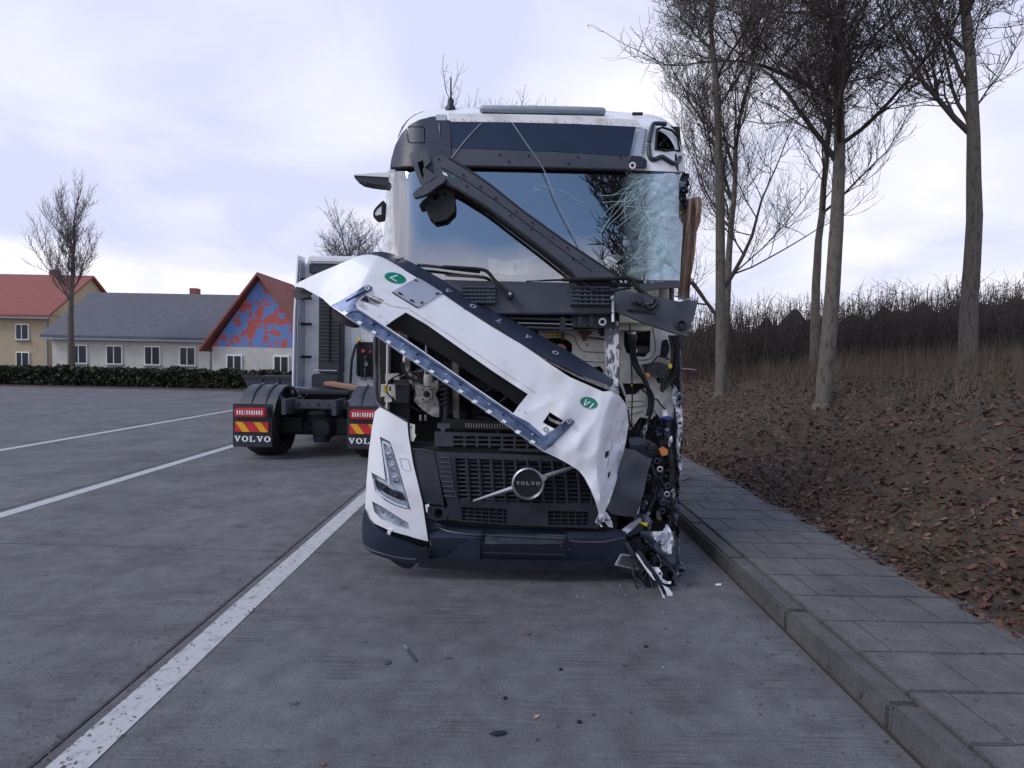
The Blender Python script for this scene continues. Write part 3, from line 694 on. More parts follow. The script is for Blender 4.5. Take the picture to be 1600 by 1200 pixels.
br = panel('hinge_bracket', [(986, 243), (1007, 246), (1011, 251), (1010, 262), (996, 261), (982, 262)], FR(.03), dark, TR, th=.02, step=8)
lathe('bracket_ring', FR(.05)(988, 259), [(.027, 0), (.027, -.01), (.016, -.01), (.016, 0)], white, br, n=16)
for x, y in ((1002, 254), (1005, 248)): ptube('bolt', [(x, y), (x+.01, y)], FR(.05), .008, alu, br, n=6, k=1)
# ---- windscreen
GO = .0
WS = panel('windscreen', [(609, 263), (700, 262), (850, 264), (980, 268), (1067, 271), (1066, 330), (1062, 440), (985, 443), (850, 441), (720, 438), (640, 437), (599, 436), (600, 400), (603, 330)], FR(GO), glassm, TR, th=.006, step=14)
panel('screen_border_top', [(609, 263), (700, 261), (850, 263.5), (980, 267), (1067, 270.5), (1067, 277), (980, 275), (850, 271), (700, 268), (608.5, 270)], FR(-.012), frit, WS, th=.004, step=14)
panel('screen_border_bottom', [(599, 432), (720, 433), (850, 437), (985, 438), (1062, 435), (1062, 441), (985, 444), (850, 442), (720, 439), (599, 437)], FR(-.012), frit, WS, th=.004, step=14)
sb = panel('sensor_box', [(824, 270), (857, 270), (857, 302), (853, 306), (828, 306), (824, 302)], FR(-.015), frit, WS, th=.05, step=16)
for x in (836, 841):
    panel('warning_triangle', [(x-3, 298), (x+3, 298), (x, 291)], FR(-.008), alu, sb, th=.002, step=30, holes=[[(x-1.3, 297), (x+1.3, 297), (x, 293.5)]])
# crushed glass at the right
SH = panel('shattered_glass', [(985, 271), (1067, 273), (1069, 330), (1062, 438), (1000, 438), (965, 424), (952, 400), (945, 360), (938, 330), (948, 295)], FRn(.012, .03, .09, 3), shatter, WS, th=.002, step=7)
rnd = random.Random(19); items = []
def crack(x, y, a, L, r):
    pts = [(x, y)]
    st = rnd.uniform(5, 11)
    for _ in range(int(L/st)):
        a += rnd.uniform(-.28, .28); x += math.cos(a)*st; y += math.sin(a)*st
        if not (935 < x < 1063 and 274 < y < 436): break
        pts.append((x, y))
    if len(pts) > 1: items.append(tube_data([FRn(.016, .03, .09, 3)(*p) for p in pts], r, 3, cap=False))
for i in range(34):
    crack(rnd.uniform(1015, 1055), rnd.uniform(276, 430), math.pi+rnd.choice((-.8, .6))+rnd.uniform(-.4, .4), rnd.uniform(30, 85), rnd.uniform(.0007, .0016))
for i in range(60):
    crack(rnd.uniform(1008, 1060), rnd.uniform(276, 430), rnd.uniform(0, 6.28), rnd.uniform(20, 60), rnd.uniform(.0007, .0015))
for i in range(11): crack(rnd.uniform(985, 1035), 275+rnd.uniform(0, 6), 2.3+rnd.uniform(-.3, .3), rnd.uniform(60, 130), .0014)
for i in range(7): crack(990+i*6, 300+i*8, 1.15+rnd.uniform(-.2, .2), 120, .0016)
multi('glass_cracks', items, teal, WS, kind='stuff')
ptube('long_crack', [(800, 191), (822, 224), (848, 262), (868, 310), (888, 350), (915, 398)], FR(.045), .0042, alu, TR, n=5)
ptube('loose_wire', [(752, 192), (728, 218), (705, 247)], FR(.045), .0035, alu, TR, n=5)
ptube('crack_line', [(845, 290), (880, 300), (900, 312), (912, 318)], FR(.004), .0016, teal, WS, n=4)
# things seen through the glass
panel('cream_pillar_trim', [(606, 266), (613, 266), (614, 330), (617, 380), (624, 404), (598, 404)], FR(-.10), cream, TR, th=.03, step=20)
panel('cab_curtain_edge', [(622, 282), (640, 282), (640, 400), (628, 400)], FR(-.22), cloth, TR, th=.04, step=20)
dash = box('dashboard', (XC, 4.98, 2.22), (2.2, .62, .42), cream, TR, bev=.06)
box('dash_top', (XC, 4.85, 2.40), (2.0, .35, .10), cloth, TR, bev=.04)
panel('paper_sheet', [(762, 403), (790, 408), (815, 404), (838, 400), (836, 428), (800, 430), (765, 426)], at(4.72, .05, .05, 2), paper, TR, th=.004, step=8)
box('paper_sign', W(805, 418, 4.66), (.03, .01, .05), dark, TR)
panel('note_sheet', [(930, 410), (965, 396), (975, 402), (950, 420)], at(4.72), paper, TR, th=.004, step=12)
lathe('drink_bottle', W(834, 432, 4.70), [(0, 0), (.045, 0), (.045, .12), (.03, .15), (0, .15)], cloth, TR, axis='Z', n=16)
box('flower_ornament', W(637, 401, 4.75), (.05, .03, .07), pink, TR, bev=.02)
lathe('green_ball', W(995, 427, 4.72), [(0, -.06), (.05, -.04), (.07, 0), (.05, .04), (0, .06)], mat('green_ball', (.35, .65, .35), .5), TR, axis='Z', n=16)
for s, nm in ((-.55, 'seat'), (.6, 'seat')):
    st = box(nm, (XC+s, 5.55, 2.35), (.52, .16, .9), cloth, TR, bev=.06); box('headrest', (XC+s, 5.53, 2.92), (.28, .12, .2), cabin, st, bev=.05)
box('bunk_curtain', (XC, 6.3, 2.8), (2.1, .05, 1.4), cloth, TR, bev=0)
# ---- left camera mirror arms
m1 = panel('camera_arm', [(553, 274), (607, 277), (606, 289), (590, 288), (575, 286), (562, 283), (554, 278)], at(5.0), dark, TR, th=.16, step=10)
panel('camera_arm_cover', [(552, 272.5), (580, 270.5), (608, 269), (607, 276.6), (553, 273.8)], at(4.99), white, m1, th=.18, step=10)
ptube('arm_nub', [(570, 285), (571, 288)], at(4.99), .012, dark, m1, n=6, k=1)
panel('kerb_mirror', curve([(600, 314), (594, 317), (585, 327), (583, 334), (584, 340), (588, 342), (598, 339), (600, 330)], 3, True), at(5.0), black, TR, th=.12, step=6)
panel('mirror_glass', [(596, 322), (590, 327), (586, 333), (587, 337), (596, 335)], at(4.995), alu, TR, th=.004, step=6)
# ---- hanging diagonal pillar trim and its bracket
BF = FR(.085)
bm_ = panel('hanging_pillar_trim', [(686, 242), (701, 248), (727, 263), (765, 289), (810, 325), (840, 347), (887, 380.5), (924, 405), (962, 430), (957, 436), (900, 437), (893, 423), (868, 403), (840, 381), (800, 351), (760, 321), (737, 307), (714, 293), (699, 290), (690, 284), (679, 274), (662, 261)], BF, trim, TR, th=.05, step=12)
ptube('trim_lip', [(698, 291), (714, 296), (737, 310), (761, 325), (800, 355), (840, 385), (868, 407), (893, 427), (900, 437)], BF, .013, black, bm_, n=8, k=2)
ptube('trim_ridge', [(701, 247), (727, 262), (765, 288), (810, 324), (840, 346), (887, 379.5), (924, 404), (962, 429)], BF, .009, dark, bm_, n=8, k=2)
ptube('trim_groove', [(690, 262), (730, 284), (780, 318), (830, 355), (880, 392), (925, 424)], off_fn(BF, -.002), .006, dark, bm_, n=6, k=2)
for x, y in ((685, 248), (675, 266), (724, 273), (729, 290), (750, 291), (774, 308), (806, 330), (797, 336), (832, 347), (829, 358), (863, 370), (895, 404), (886, 386), (910, 404)):
    ptube('screw', [(x, y), (x+.01, y+.01)], off_fn(BF, .008), .010 if (x+int(y)) % 2 else .013, black if (x+int(y)) % 2 else alu, bm_, n=8, k=1)
panel('white_label', [(691, 268), (698, 271.5), (700, 275.5), (693, 273)], off_fn(BF, .003), stickw, bm_, th=.002, step=20)
panel('green_label', [(706, 274), (710, 273), (711, 277), (708, 279), (705.5, 277)], off_fn(BF, .003), green, bm_, th=.002, step=20)
bk = panel('trim_bracket', [(639, 243), (643, 238), (660, 232), (664, 233), (668, 240), (673, 252), (664, 262), (682, 276), (660, 290), (656, 286), (648, 266)], off_fn(BF, .03), trim, TR, th=.05, step=9,
      holes=[[(652, 254), (661, 250), (663, 262), (660, 264), (663, 277), (660, 279)]])
wg = panel('mirror_arm', curve([(645, 303), (655, 293), (668, 286), (680, 279), (690, 273), (696, 276), (694, 284), (683, 291), (670, 301), (658, 306), (648, 308)], 3, True), FR(.14), trim, TR, th=.06, step=8)
panel('camera_housing', [(664, 324), (671, 319), (676, 320), (672, 314), (666, 303), (671, 300), (684, 291), (700, 290), (709, 300), (711, 320), (710, 330), (697, 343), (679, 346.5), (669, 337)], off_fn(BF, -.03), black, TR, th=.04, step=8,
      holes=[[(676, 306), (684, 302), (687, 307), (682, 312), (678, 313)], [(693, 302), (697, 302), (697, 306), (694, 307)]])
# ---- cowl under the windscreen
cw = panel('cowl', [(630, 437), (700, 437), (800, 441), (880, 442), (960, 440), (968, 452), (962, 487), (900, 488), (800, 488), (700, 486), (640, 484)], FRn(.02, .01), trim, TR, th=.06, step=14)
ptube('cowl_edge', [(640, 486), (700, 488), (800, 490), (900, 490), (962, 489)], FR(.03), .012, dark, cw, n=6)
def vent(x0, y0, x1, y1, side):
    v = panel('cowl_grating', [(x0, y0), (x1, y0+1), (x1, y1+1), (x0, y1)], FR(.035), black, TR, th=.02, step=16)
    f = FR(.06)
    sx = x0+2 if side < 0 else x1-14
    panel('grating_end', [(x1-13, y0), (x1, y0), (x1, y1), (x1-13, y1)] if side > 0 else [(x0, y0+3), (x0+12, y0), (x0+12, y1), (x0, y1)], f, trim, v, th=.04, step=12,
          holes=[[(x1-9, y0+5), (x1-4, y0+5), (x1-4, y0+12), (x1-9, y0+12)]] if side > 0 else [[(x0+4, y0+6), (x0+8, y0+6), (x0+8, y0+13), (x0+4, y0+13)]])
    for k in range(5):
        yy = y0+3+k*(y1-y0-5)/4
        ptube('grating_slat', [(x0+1, yy), (x1-1, yy+.6)], f, .011, trim, v, n=5, k=1)
    for k in range(5):
        xx = x0+14+k*(x1-x0-28)/4
        ptube('grating_rib', [(xx, y0+3), (xx+2, y1-2)], FR(.055), .008, trim, v, n=5, k=1)
    return v
vent(722, 446, 774, 474, 1); vent(891, 446, 954, 477, -1)
# wipers
w1 = ptube('wiper_arm', [(690, 417), (720, 418.5), (751, 421), (762, 425), (772, 437), (785, 450), (797, 461)], FR(.10), [.010]+[.014]*17+[.017]*7, black, TR, n=8)
ptube('wiper_blade', [(652, 414), (680, 416.5), (715, 421), (750, 425)], FR(.07), .012, dark, w1, n=8)
lathe('wiper_pivot', FR(.08)(797, 461), [(0, -.035), (.02, -.035), (.032, -.02), (.034, .03), (0, .03)], dark, w1, n=16)
lathe('pivot_nut', FR(.08)(797, 460), [(0, -.05), (.011, -.05), (.012, -.03)], alu, w1, n=6)
w2 = ptube('wiper_arm', [(955, 436), (975, 434), (988, 438), (998, 452), (1012, 462)], FR(.10), .017, black, TR, n=8)
ptube('wiper_blade', [(822, 439.5), (860, 438), (890, 437), (930, 436), (970, 435)], FR(.09), [.005]*3+[.008]*4+[.015]*10, black, w2, n=8)
ptube('wiper_link', [(906, 438), (917, 446), (932, 455), (958, 454), (985, 450)], FR(.07), .011, dark, w2, n=6)
ptube('linkage_rail', [(900, 440), (940, 443), (985, 446)], FR(.04), .018, dark, TR, n=6)
panel('screen_sill', [(992, 449), (1005, 443), (1040, 439), (1061, 438), (1063, 449), (1030, 451), (1000, 456)], FR(.05), trim, TR, th=.05, step=10)
# ---- crossbeams under the cowl
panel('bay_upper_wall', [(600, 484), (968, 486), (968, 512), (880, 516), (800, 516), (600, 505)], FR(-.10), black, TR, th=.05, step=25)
for y0, y1, m_, r in ((497, 500, trim, .011), (504, 507, alu, .006), (511, 514, trim, .010)):
    ptube('cross_tube', [(780, y0), (850, y0+1.5), (895, y1)], FR(-.03), r, m_, TR, n=8, k=2)
box('bay_bracket', FR(-.03)(879, 507), (.05, .03, .12), dark, TR)
for x in (906, 923): box('bay_clip', FR(-.02)(x, 502), (.04, .03, .09), dark, TR)
panel('bay_cover', [(893, 490), (962, 490), (962, 513), (893, 511)], FR(-.04), dark, TR, th=.04, step=14)
lathe('tow_ring', FR(.0)(941, 503), [(.030, 0), (.030, -.012), (.018, -.012), (.018, 0)], alu, TR, n=20)

# ---- right: crushed corner panel, curtain, rag
CPN = lambda x, y: W(x, y, 4.20-.0007*(x-960)+.02*noise.noise(Vector((x*.05, y*.05, 1))))
cpn = panel('torn_corner_cover', [(962, 456), (985, 455), (1003, 461), (1022, 463), (1045, 468), (1062, 471), (1076, 469), (1091, 470), (1086, 490), (1079, 510), (1073, 526), (1060, 522), (1035, 514), (1010, 506), (985, 495), (968, 489), (962, 475)], CPN, trim, TR, th=.06, step=10)
lathe('round_socket', CPN(1063, 508)+Vector((0, -.01, 0)), [(.041, .02), (.041, -.012), (.030, -.016), (.024, .0), (.012, .012), (0, .012)], dark, cpn, n=20)
panel('small_motor', [(988, 461), (995, 457), (1017, 460), (1023, 466), (1020, 474), (1003, 478), (988, 472)], off_fn(CPN, .05), trim, TR, th=.08, step=8)
lathe('motor_face', off_fn(CPN, .06)(999, 470), [(0, -.02), (.022, -.02), (.034, 0), (.034, .02)], dark, TR, n=16)
ptube('cover_ridge', [(980, 484), (1000, 486), (1024, 489)], off_fn(CPN, .01), .011, dark, cpn, n=6)
ptube('motor_pipe', [(1008, 474), (1016, 482), (1026, 474), (1022, 466)], off_fn(CPN, .03), .013, dark, TR, n=8)
for i in range(16): ptube('torn_fibre', [(1060+i*2, 470+random.uniform(-1, 1)), (1061+i*2+random.uniform(-1, 1), 463+random.uniform(-3, 3))], off_fn(CPN, -.01), .003, rag, cpn, n=4, k=1)
def cur(x, y):
    return W(x, y, 4.72+.03*math.sin((x-.22*(465-y)*.2)*.45+.02*y)+.03*noise.noise(Vector((x*.1, y*.02, 6))))
panel('brown_curtain', [(1069, 313), (1082, 309), (1094, 307), (1097, 317), (1095, 345), (1089, 362), (1085, 405), (1080, 431), (1077, 466), (1061, 467), (1059.5, 440), (1059, 405), (1063, 379), (1065, 354), (1066, 325)], cur, brown, TR, th=.02, step=3.5, rough=.5)
for pts in ([(1086, 310), (1085, 335), (1080, 352), (1075, 375), (1073, 405), (1068, 440), (1066, 464)], [(1090, 312), (1089, 335), (1083, 357), (1078, 380), (1076, 420), (1071, 460)], [(1078, 312), (1077, 340), (1071, 370), (1067, 410), (1064, 450)]):
    ptube('curtain_fold', pts, lambda x, y: off_fn(cur, .002)(x, y), .009, brown, TR, n=8)
for i in range(9):
    x0 = 1060+random.uniform(0, 8); y0 = 268+i*5.5
    panel('torn_rag', [(x0, y0), (x0+9, y0+3), (x0+11, y0+11), (x0+5, y0+15), (x0-2, y0+9)], at(4.70+.02*(i % 3), .08, .15, i), rag if i % 2 else black, TR, th=.006, step=4, rough=1)
for i in range(8):
    y0 = 315+i*17
    panel('glass_edge_shred', [(1059+random.uniform(0, 3), y0), (1064, y0+3), (1063+random.uniform(0, 3), y0+14), (1057, y0+12)], at(4.74, .05, .2, i+20), black if i % 2 else tornw, TR, th=.005, step=4, rough=1)

# ---- engine bay, left half
tag(box('firewall', (XC, 5.35, 1.55), (2.3, .05, 1.75), black, TR, bev=0), None)
box('bay_floor', (XC, 4.95, .62), (2.1, .8, .05), black, TR, bev=0)
ptube('arch_seal', [(587, 527), (587, 600), (588, 624), (593, 634), (603, 643), (618, 652), (636, 660)], FR(-.02), .020, trim, TR, n=8)
panel('side_flange', [(586, 530), (593, 530), (594, 600), (593, 626), (587, 626)], FR(-.06), beige, TR, th=.03, step=14)
panel('side_inner_panel', [(590, 520), (640, 560), (640, 660), (612, 650), (594, 632), (592, 600)], at(5.05), black, TR, th=.03, step=20)
panel('hinge_plate', [(589, 601), (603, 600), (617, 601), (618, 626), (613, 618), (612, 628), (601, 628), (601, 619), (589, 622)], at(4.62), primer, TR, th=.02, step=8, holes=[[(608, 604), (611, 604), (611, 611), (608, 611)]])
panel('part_tag', [(602, 584), (623, 583), (624, 594), (612, 592), (602, 596)], at(4.66), primer, TR, th=.01, step=10)
box('yellow_connector', W(603, 608, 4.56), (.03, .03, .06), yellow, TR)
ptube('cable', [(624, 586), (612, 592), (606, 600), (604, 612), (612, 622), (618, 626)], at(4.56), .006, black, TR, n=6)
box('control_box', W(629, 614, 4.85), (.14, .10, .17), dark, TR); box('control_box_lid', W(629, 601, 4.83), (.15, .11, .02), trim, TR)
box('warning_box', W(632, 525, 4.75), (.07, .06, .075), castm, TR); box('warning_sticker', W(624, 524, 4.71), (.028, .01, .07), orange, TR)
ptube('push_rod', [(666, 536), (666, 560), (664, 590)], at(4.75), .011, alu, TR, n=8)
lathe('fluid_reservoir', W(669, 603, 4.68), [(0, 0), (.030, .0), (.038, .02), (.040, .07), (.036, .095), (0, .10)], primer, TR, axis='Z', n=20)
pump = panel('pump_housing', [(648, 602), (662, 600), (684, 594), (685, 608), (680, 616), (686, 630), (686, 652), (676, 651), (660, 640), (646, 626), (650, 618)], at(4.66, .03, .1, 2), castm, TR, th=.09, step=6)
panel('pump_flange', [(658, 606), (674, 605), (675, 626), (659, 627)], at(4.62), castm, pump, th=.03, step=8)
lathe('pump_shaft', W(666, 616, 4.60), [(0, -.03), (.014, -.03), (.016, 0), (.026, 0), (.027, .02)], rubber, pump, n=14)
for x, y in ((661, 609), (672, 608.5), (661, 624), (672, 623.5)): lathe('bolt', W(x, y, 4.60), [(0, -.01), (.008, -.01), (.008, .01)], dark, pump, n=6)
hx = []
c0 = W(697, 636, 4.66)
for i in range(64):
    a = i/63*6*2*math.pi; hx.append(c0+Vector((.048*math.cos(a), .048*math.sin(a), .24*i/63)))
tube('coil_spring', hx, .011, rubber, TR, n=6)
tube('damper', [c0+Vector((0, 0, -.14)), c0+Vector((0, 0, .02)), c0+Vector((0, 0, .26))], [.026, .028, .018], dark, TR, n=12)
box('damper_foot', c0+Vector((.0, 0, -.16)), (.14, .06, .06), black, TR)
panel('upright_beam', [(706, 566), (716, 566), (717, 656), (708, 652)], at(4.78), beige, TR, th=.06, step=20)
panel('intake_duct', [(630, 545), (640, 560), (641, 588), (634, 582), (629, 566)], at(4.8, .05, .1, 3), castm, TR, th=.06, step=6)
panel('cast_bracket', [(636, 580), (652, 590), (656, 600), (648, 604), (640, 598)], at(4.72, .05, .2, 4), castm, TR, th=.05, step=5)
ptube('steering_rod', [(628, 566), (632, 580), (642, 592), (656, 594)], at(4.7), .012, dark, TR)
for i in range(22):                         # hoses and cables in the dark of the bay
    x, y = random.uniform(600, 850), random.uniform(530, 660); pts = [(x, y)]
    for k in range(4): x += random.uniform(-26, 26); y += random.uniform(2, 24); pts.append((x, y))
    if max(q[1] for q in pts) > 690: continue
    ptube('hose', pts, at(random.uniform(4.85, 5.15)), random.choice((.008, .012, .018)), random.choice((rubber, dark, black, trim)), TR, n=6, k=3)
for i in range(16):
    box('engine_block_piece', W(random.uniform(605, 860), random.uniform(560, 665), random.uniform(4.95, 5.25)), (random.uniform(.06, .22), .1, random.uniform(.06, .2)), random.choice((black, dark, castm if i % 5 == 0 else dark, rubber)), TR, bev=.015)
for i in range(5): lathe('pulley' if i < 2 else 'cap', W(760+i*30, 640+i*4, 4.95), [(0, -.03), (.03, -.03), (.05, -.02), (.055, .03), (0, .03)], dark, TR, n=20)
for i in range(30):                         # small ribs of the radiator edge
    x = 728+i*4.1; ptube('radiator_rib', [(x, 661+(x-728)*.03), (x+.4, 668+(x-728)*.03)], FR(-.10), .004, beige, TR, n=4, k=1)
panel('radiator_top', [(690, 655), (945, 664), (945, 676), (690, 670)], FR(-.13), black, TR, th=.05, step=20)
panel('latch_bracket', [(683, 662), (703, 662), (703, 668), (696, 670), (694, 676), (690, 676), (688, 670), (683, 668)], FR(-.02), trim, TR, th=.03, step=8)
panel('white_latch_plate', [(640, 662), (648, 664), (648, 678), (650, 680), (646, 690), (641, 689)], FR(.0), primer, TR, th=.02, step=8, holes=[[(642, 666), (644, 666), (644, 669), (642, 669)]])
for x in (657, 665): ptube('brass_fitting', [(x, 648), (x+.3, 657)], at(4.7), .011, castm, TR, n=8, k=1)

# ---- right half: exposed white bulkhead
BK = at(4.78, .012, .05, 8)
panel('bulkhead', [(842, 512), (947, 511), (950, 560), (955, 612), (930, 600), (880, 570), (842, 540)], BK, primer, TR, th=.03, step=12,
      holes=[curve([(852, 532), (862, 528), (882, 529), (893, 537), (894, 548), (890, 556), (876, 552), (860, 542)], 3, True), [(927, 574), (938, 572), (944, 580), (940, 586)]])
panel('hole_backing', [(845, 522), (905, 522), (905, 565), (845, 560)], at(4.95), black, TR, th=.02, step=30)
lathe('red_cap', W(876, 546, 4.90), [(0, 0), (.05, 0), (.05, .03), (0, .03)], red, TR, n=16)
panel('warning_strip', [(856, 521.5), (884, 521.5), (884, 527), (856, 526.5)], off_fn(BK, .006), yellow, TR, th=.003, step=20)
for x in (861, 868, 875): panel('warning_mark', [(x, 526), (x+4, 526), (x+2, 522.8)], off_fn(BK, .010), frit, TR, th=.002, step=20)
ptube('pressed_groove', [(846, 519), (870, 520), (893, 524), (900, 532), (905, 543), (915, 549), (945, 551)], off_fn(BK, .002), .006, beige, TR, n=6)
ptube('pressed_groove', [(842, 551), (880, 561), (905, 564), (946, 566)], off_fn(BK, .002), .005, beige, TR, n=6)
for x, y, r in ((917, 539, .016), (900, 545, .006), (925, 561, .008), (937, 561, .006)): ptube('drilled_hole', [(x, y), (x+.01, y)], off_fn(BK, .002), r, black, TR, n=10, k=1)
panel('rusty_bracket', [(903, 517), (925, 517), (924, 522), (919, 524), (918, 530), (913, 533), (909, 528), (907, 523)], at(4.70, .02, .3, 1), mat('rusty_metal', (.09, .035, .02), .7, var=.5, vscale=30), TR, th=.03, step=5)
ptube('bonnet_stay', [(920, 527), (935, 529), (947, 531)], at(4.70), .008, dark, TR, n=6)
panel('black_clip', [(935, 510), (946, 508), (946, 524), (940, 526), (936, 520)], at(4.68), black, TR, th=.03, step=8)
ptube('vertical_drop_bar', [(879, 505), (880, 520), (880, 532)], at(4.72), .012, dark, TR, n=6)
pl = panel('scuffed_pillar', [(946.5, 501), (966.5, 502), (967, 560), (966, 612), (958, 612), (950, 600), (947.5, 560)], FRn(-.06, .02, .05, 3), pillarm, TR, th=.07, step=8)
for y in (515, 530, 560, 585): ptube('rivet', [(950, y), (950.01, y)], FR(-.05), .006, black, pl, n=8, k=1)
ptube('white_strut', [(957.5, 462), (957.5, 480), (958, 503)], FR(.03), [.012, .012, .011, .011, .012, .012, .012, .012, .012], white, TR, n=8)
lathe('strut_joint', FR(.04)(957, 466), [(0, -.02), (.018, -.018), (.022, 0), (.018, .02), (0, .02)], alu, TR, n=14)
B2 = lambda x, y: W(x, y, 4.80+.0012*max(0, x-1010)+.03*noise.noise(Vector((x*.04, y*.04, 4))))
panel('inner_frame', [(967, 500), (1010, 508), (1059, 522), (1060, 560), (1058, 610), (1052, 655), (1040, 650), (1032, 640), (1018, 655), (1000, 652), (985, 672), (981, 650), (978, 622), (968, 600)], B2, primer, TR, th=.03, step=8, rough=.6,
      holes=[[(975, 506), (1017, 514), (1016, 548), (1008, 558), (990, 556), (979, 551), (975, 540)], [(973, 599), (1014, 599), (1015, 605), (1002, 608), (994, 616), (978, 617)], [(1024, 590), (1046, 590), (1043, 600), (1028, 599)]])
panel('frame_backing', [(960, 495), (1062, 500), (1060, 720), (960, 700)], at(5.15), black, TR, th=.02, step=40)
for x, y in ((971, 522), (969, 543), (971, 570), (1002, 571), (971, 504), (987, 585), (998, 613)): ptube('drilled_hole', [(x, y), (x+.01, y)], off_fn(B2, .002), .013, black, TR, n=10, k=1)
for pts in ([(1020, 512), (1024, 535), (1022, 552), (1012, 562), (985, 562)], [(982, 628), (1005, 626)], [(982, 637), (1007, 634)], [(984, 648), (1005, 642)], [(1008, 608), (1030, 612), (1034, 640)]):
    ptube('pressed_groove', pts, off_fn(B2, .002), .006, beige, TR, n=6)
panel('creased_flap', [(1006, 600), (1030, 604), (1044, 612), (1052, 640), (1047, 655), (1036, 668), (1030, 650), (1012, 628), (1018, 612)], off_fn(B2, .05), whited, TR, th=.01, step=7, rough=1)
hb = panel('heater_box', [(1008, 569), (1030, 566), (1044, 570), (1046, 588), (1030, 590), (1012, 586)], at(4.66, .02, .1, 1), dark, TR, th=.10, step=8)
for i in range(6): ptube('box_rib', [(1012+i*6, 571), (1012+i*6, 586)], at(4.655), .005, trim, hb, n=5, k=1)
ptube('box_rib', [(1010, 578), (1044, 579)], at(4.655), .005, trim, hb, n=5, k=1)
lathe('valve_cap', W(988, 527, 4.70), [(0, -.06), (.028, -.05), (.045, 0), (.030, .05), (0, .06)], dark, TR, axis='Z', n=16)
lathe('valve_ring', W(987, 521, 4.69), [(.035, -.01), (.037, 0), (.035, .01)], alu, TR, axis='Z', n=16)
box('bay_label', W(994, 548, 4.80), (.022, .01, .03), stickw, TR); box('black_module', W(1003, 547, 4.86), (.14, .06, .07), dark, TR, bev=.02)
def cable(pts, r, m_=rubber, Y=4.66, amp=.05): return ptube('cable', pts, at(Y, amp, .03, pts[0][0]), r, m_, TR, n=7)
cable([(984, 505), (985, 540), (987, 580), (988, 620), (987, 650), (988, 672)], .006)
cable([(987, 530), (988, 560), (996, 578), (1006, 592), (1013, 608), (1016, 630), (1012, 650)], .019)
cable([(992, 532), (993, 560), (1004, 586), (1012, 604), (1020, 620), (1018, 645), (1010, 662)], .013)
cable([(1002, 608), (1010, 614), (1013, 620)], .008); cable([(1046, 562), (1030, 556), (1018, 568), (1008, 572)], .007)
cable([(1016, 625), (1026, 624), (1032, 632), (1040, 640)], .007); cable([(981, 640), (983, 655), (986, 668)], .009)
for i in range(5):
    cable([(1058-i*3, 524), (1060-i*2.4, 550), (1058-i*2.6, 575), (1052-i*3, 592), (1042-i*2, 603), (1034, 612)], .012, random.choice((rubber, rag, black)))
for i in range(6): cable([(1050+i*2.2, 526+i), (1053+i*2, 560), (1050+i*2.5, 600), (1054+i*1.8, 640), (1056+i*1.5, 690)], .007+.003*(i % 2), (rubber, dark, rag)[i % 3], 4.74, .08)
panel('brown_fixing', [(1008, 582), (1015, 583), (1016, 589), (1010, 588)], at(4.62), orange, TR, th=.02, step=6)
box('yellow_clip', W(1047, 572, 4.60), (.03, .03, .04), yellow, TR); box('yellow_cable_tie', W(987, 602, 4.62), (.016, .016, .022), yellow, TR)
panel('dark_corner_part', [(1036, 532), (1043, 530), (1046, 545), (1041, 560), (1033, 558)], at(4.68, .04, .2, 2), black, TR, th=.04, step=6)
# torn white edge down the right flank, in shreds
yy = 527
k = 0
while yy < 835:
    hgt = random.uniform(20, 44); xr = 1060 + (4 if 600 < yy < 720 else 0) + random.uniform(-2, 3)
    if yy > 770: xr -= 2
    m_ = (rag, black, tornw, rubber, black, rag)[k % 6]
    panel('torn_side_sheet', [(xr-5, yy), (xr-1, yy-3), (xr+1, yy+hgt*.3), (xr+2.5, yy+hgt*.6), (xr, yy+hgt+6), (xr-3, yy+hgt), (xr-4, yy+hgt*.5)], at(4.72+.03*(k % 3), .14, .12, k), m_, TR, th=.012, step=4, rough=1.2, back=(0, .7, 0))
    yy += hgt*.72; k += 1
panel('white_shred_upright', [(1053, 600), (1060, 610), (1066, 640), (1067, 672), (1062, 700), (1060, 720), (1057, 700), (1060, 668), (1056, 640), (1050, 622)], at(4.70, .06, .1, 3), tornw, TR, th=.02, step=5, rough=1)
ptube('torn_curl', [(1058, 618), (1064, 616), (1066, 622), (1062, 628), (1057, 634)], at(4.68), .012, rag, TR, n=6)
lathe('coolant_tube', W(1042, 685, 4.72), [(0, 0), (.030, 0), (.036, .12), (.040, .17), (0, .17)], dark, TR, axis='Z', n=16)
lathe('tube_collar', W(1042, 653, 4.70), [(.030, -.012), (.046, -.010), (.048, .008), (.030, .012)], blue, TR, axis='Z', n=18)
tube('white_post', [W(1038, 640, 4.72), W(1040, 651, 4.70)], [.02, .028], white, TR)

# ================================================================== the bonnet flap, torn off its hinge
def HD(px, py):
    dx, dy = px-580, py-398
    s = -.476*dx+.879*dy; t = .879*dx+.476*dy
    q = min(1.25, max(-.2, s/128)); y = 4.17-.27*q+.05*q*q
    if t < 10: y += .0022*(10-t)+.000012*(10-t)**2
    if t > 380: y += .0016*(t-380)*.35
    if s < 22: y += .0004*(22-s)**2*.28
    c = t-(436+.0022*s*s)                    # past the crease the sheet is folded back
    if c > 0: y += min(c, 60)*.0060
    k = min(1, max(0, (t-250)/120)); y += k*(.030*noise.noise(Vector((px*.024, py*.024, 5))) + .045*abs(noise.noise(Vector((px*.018+py*.008, py*.014, 15))))) + k*.006*noise.noise(Vector((px*.06, py*.05, 6)))
    if c > 0: y += min(1, c/18)*(.055*abs(noise.noise(Vector((px*.085+py*.03, py*.016, 7)))) + .03*abs(noise.noise(Vector((px*.06, py*.07, 17)))))
    y += .006*noise.noise(Vector((px*.02, py*.02, 1)))
    return W(px, py, y)
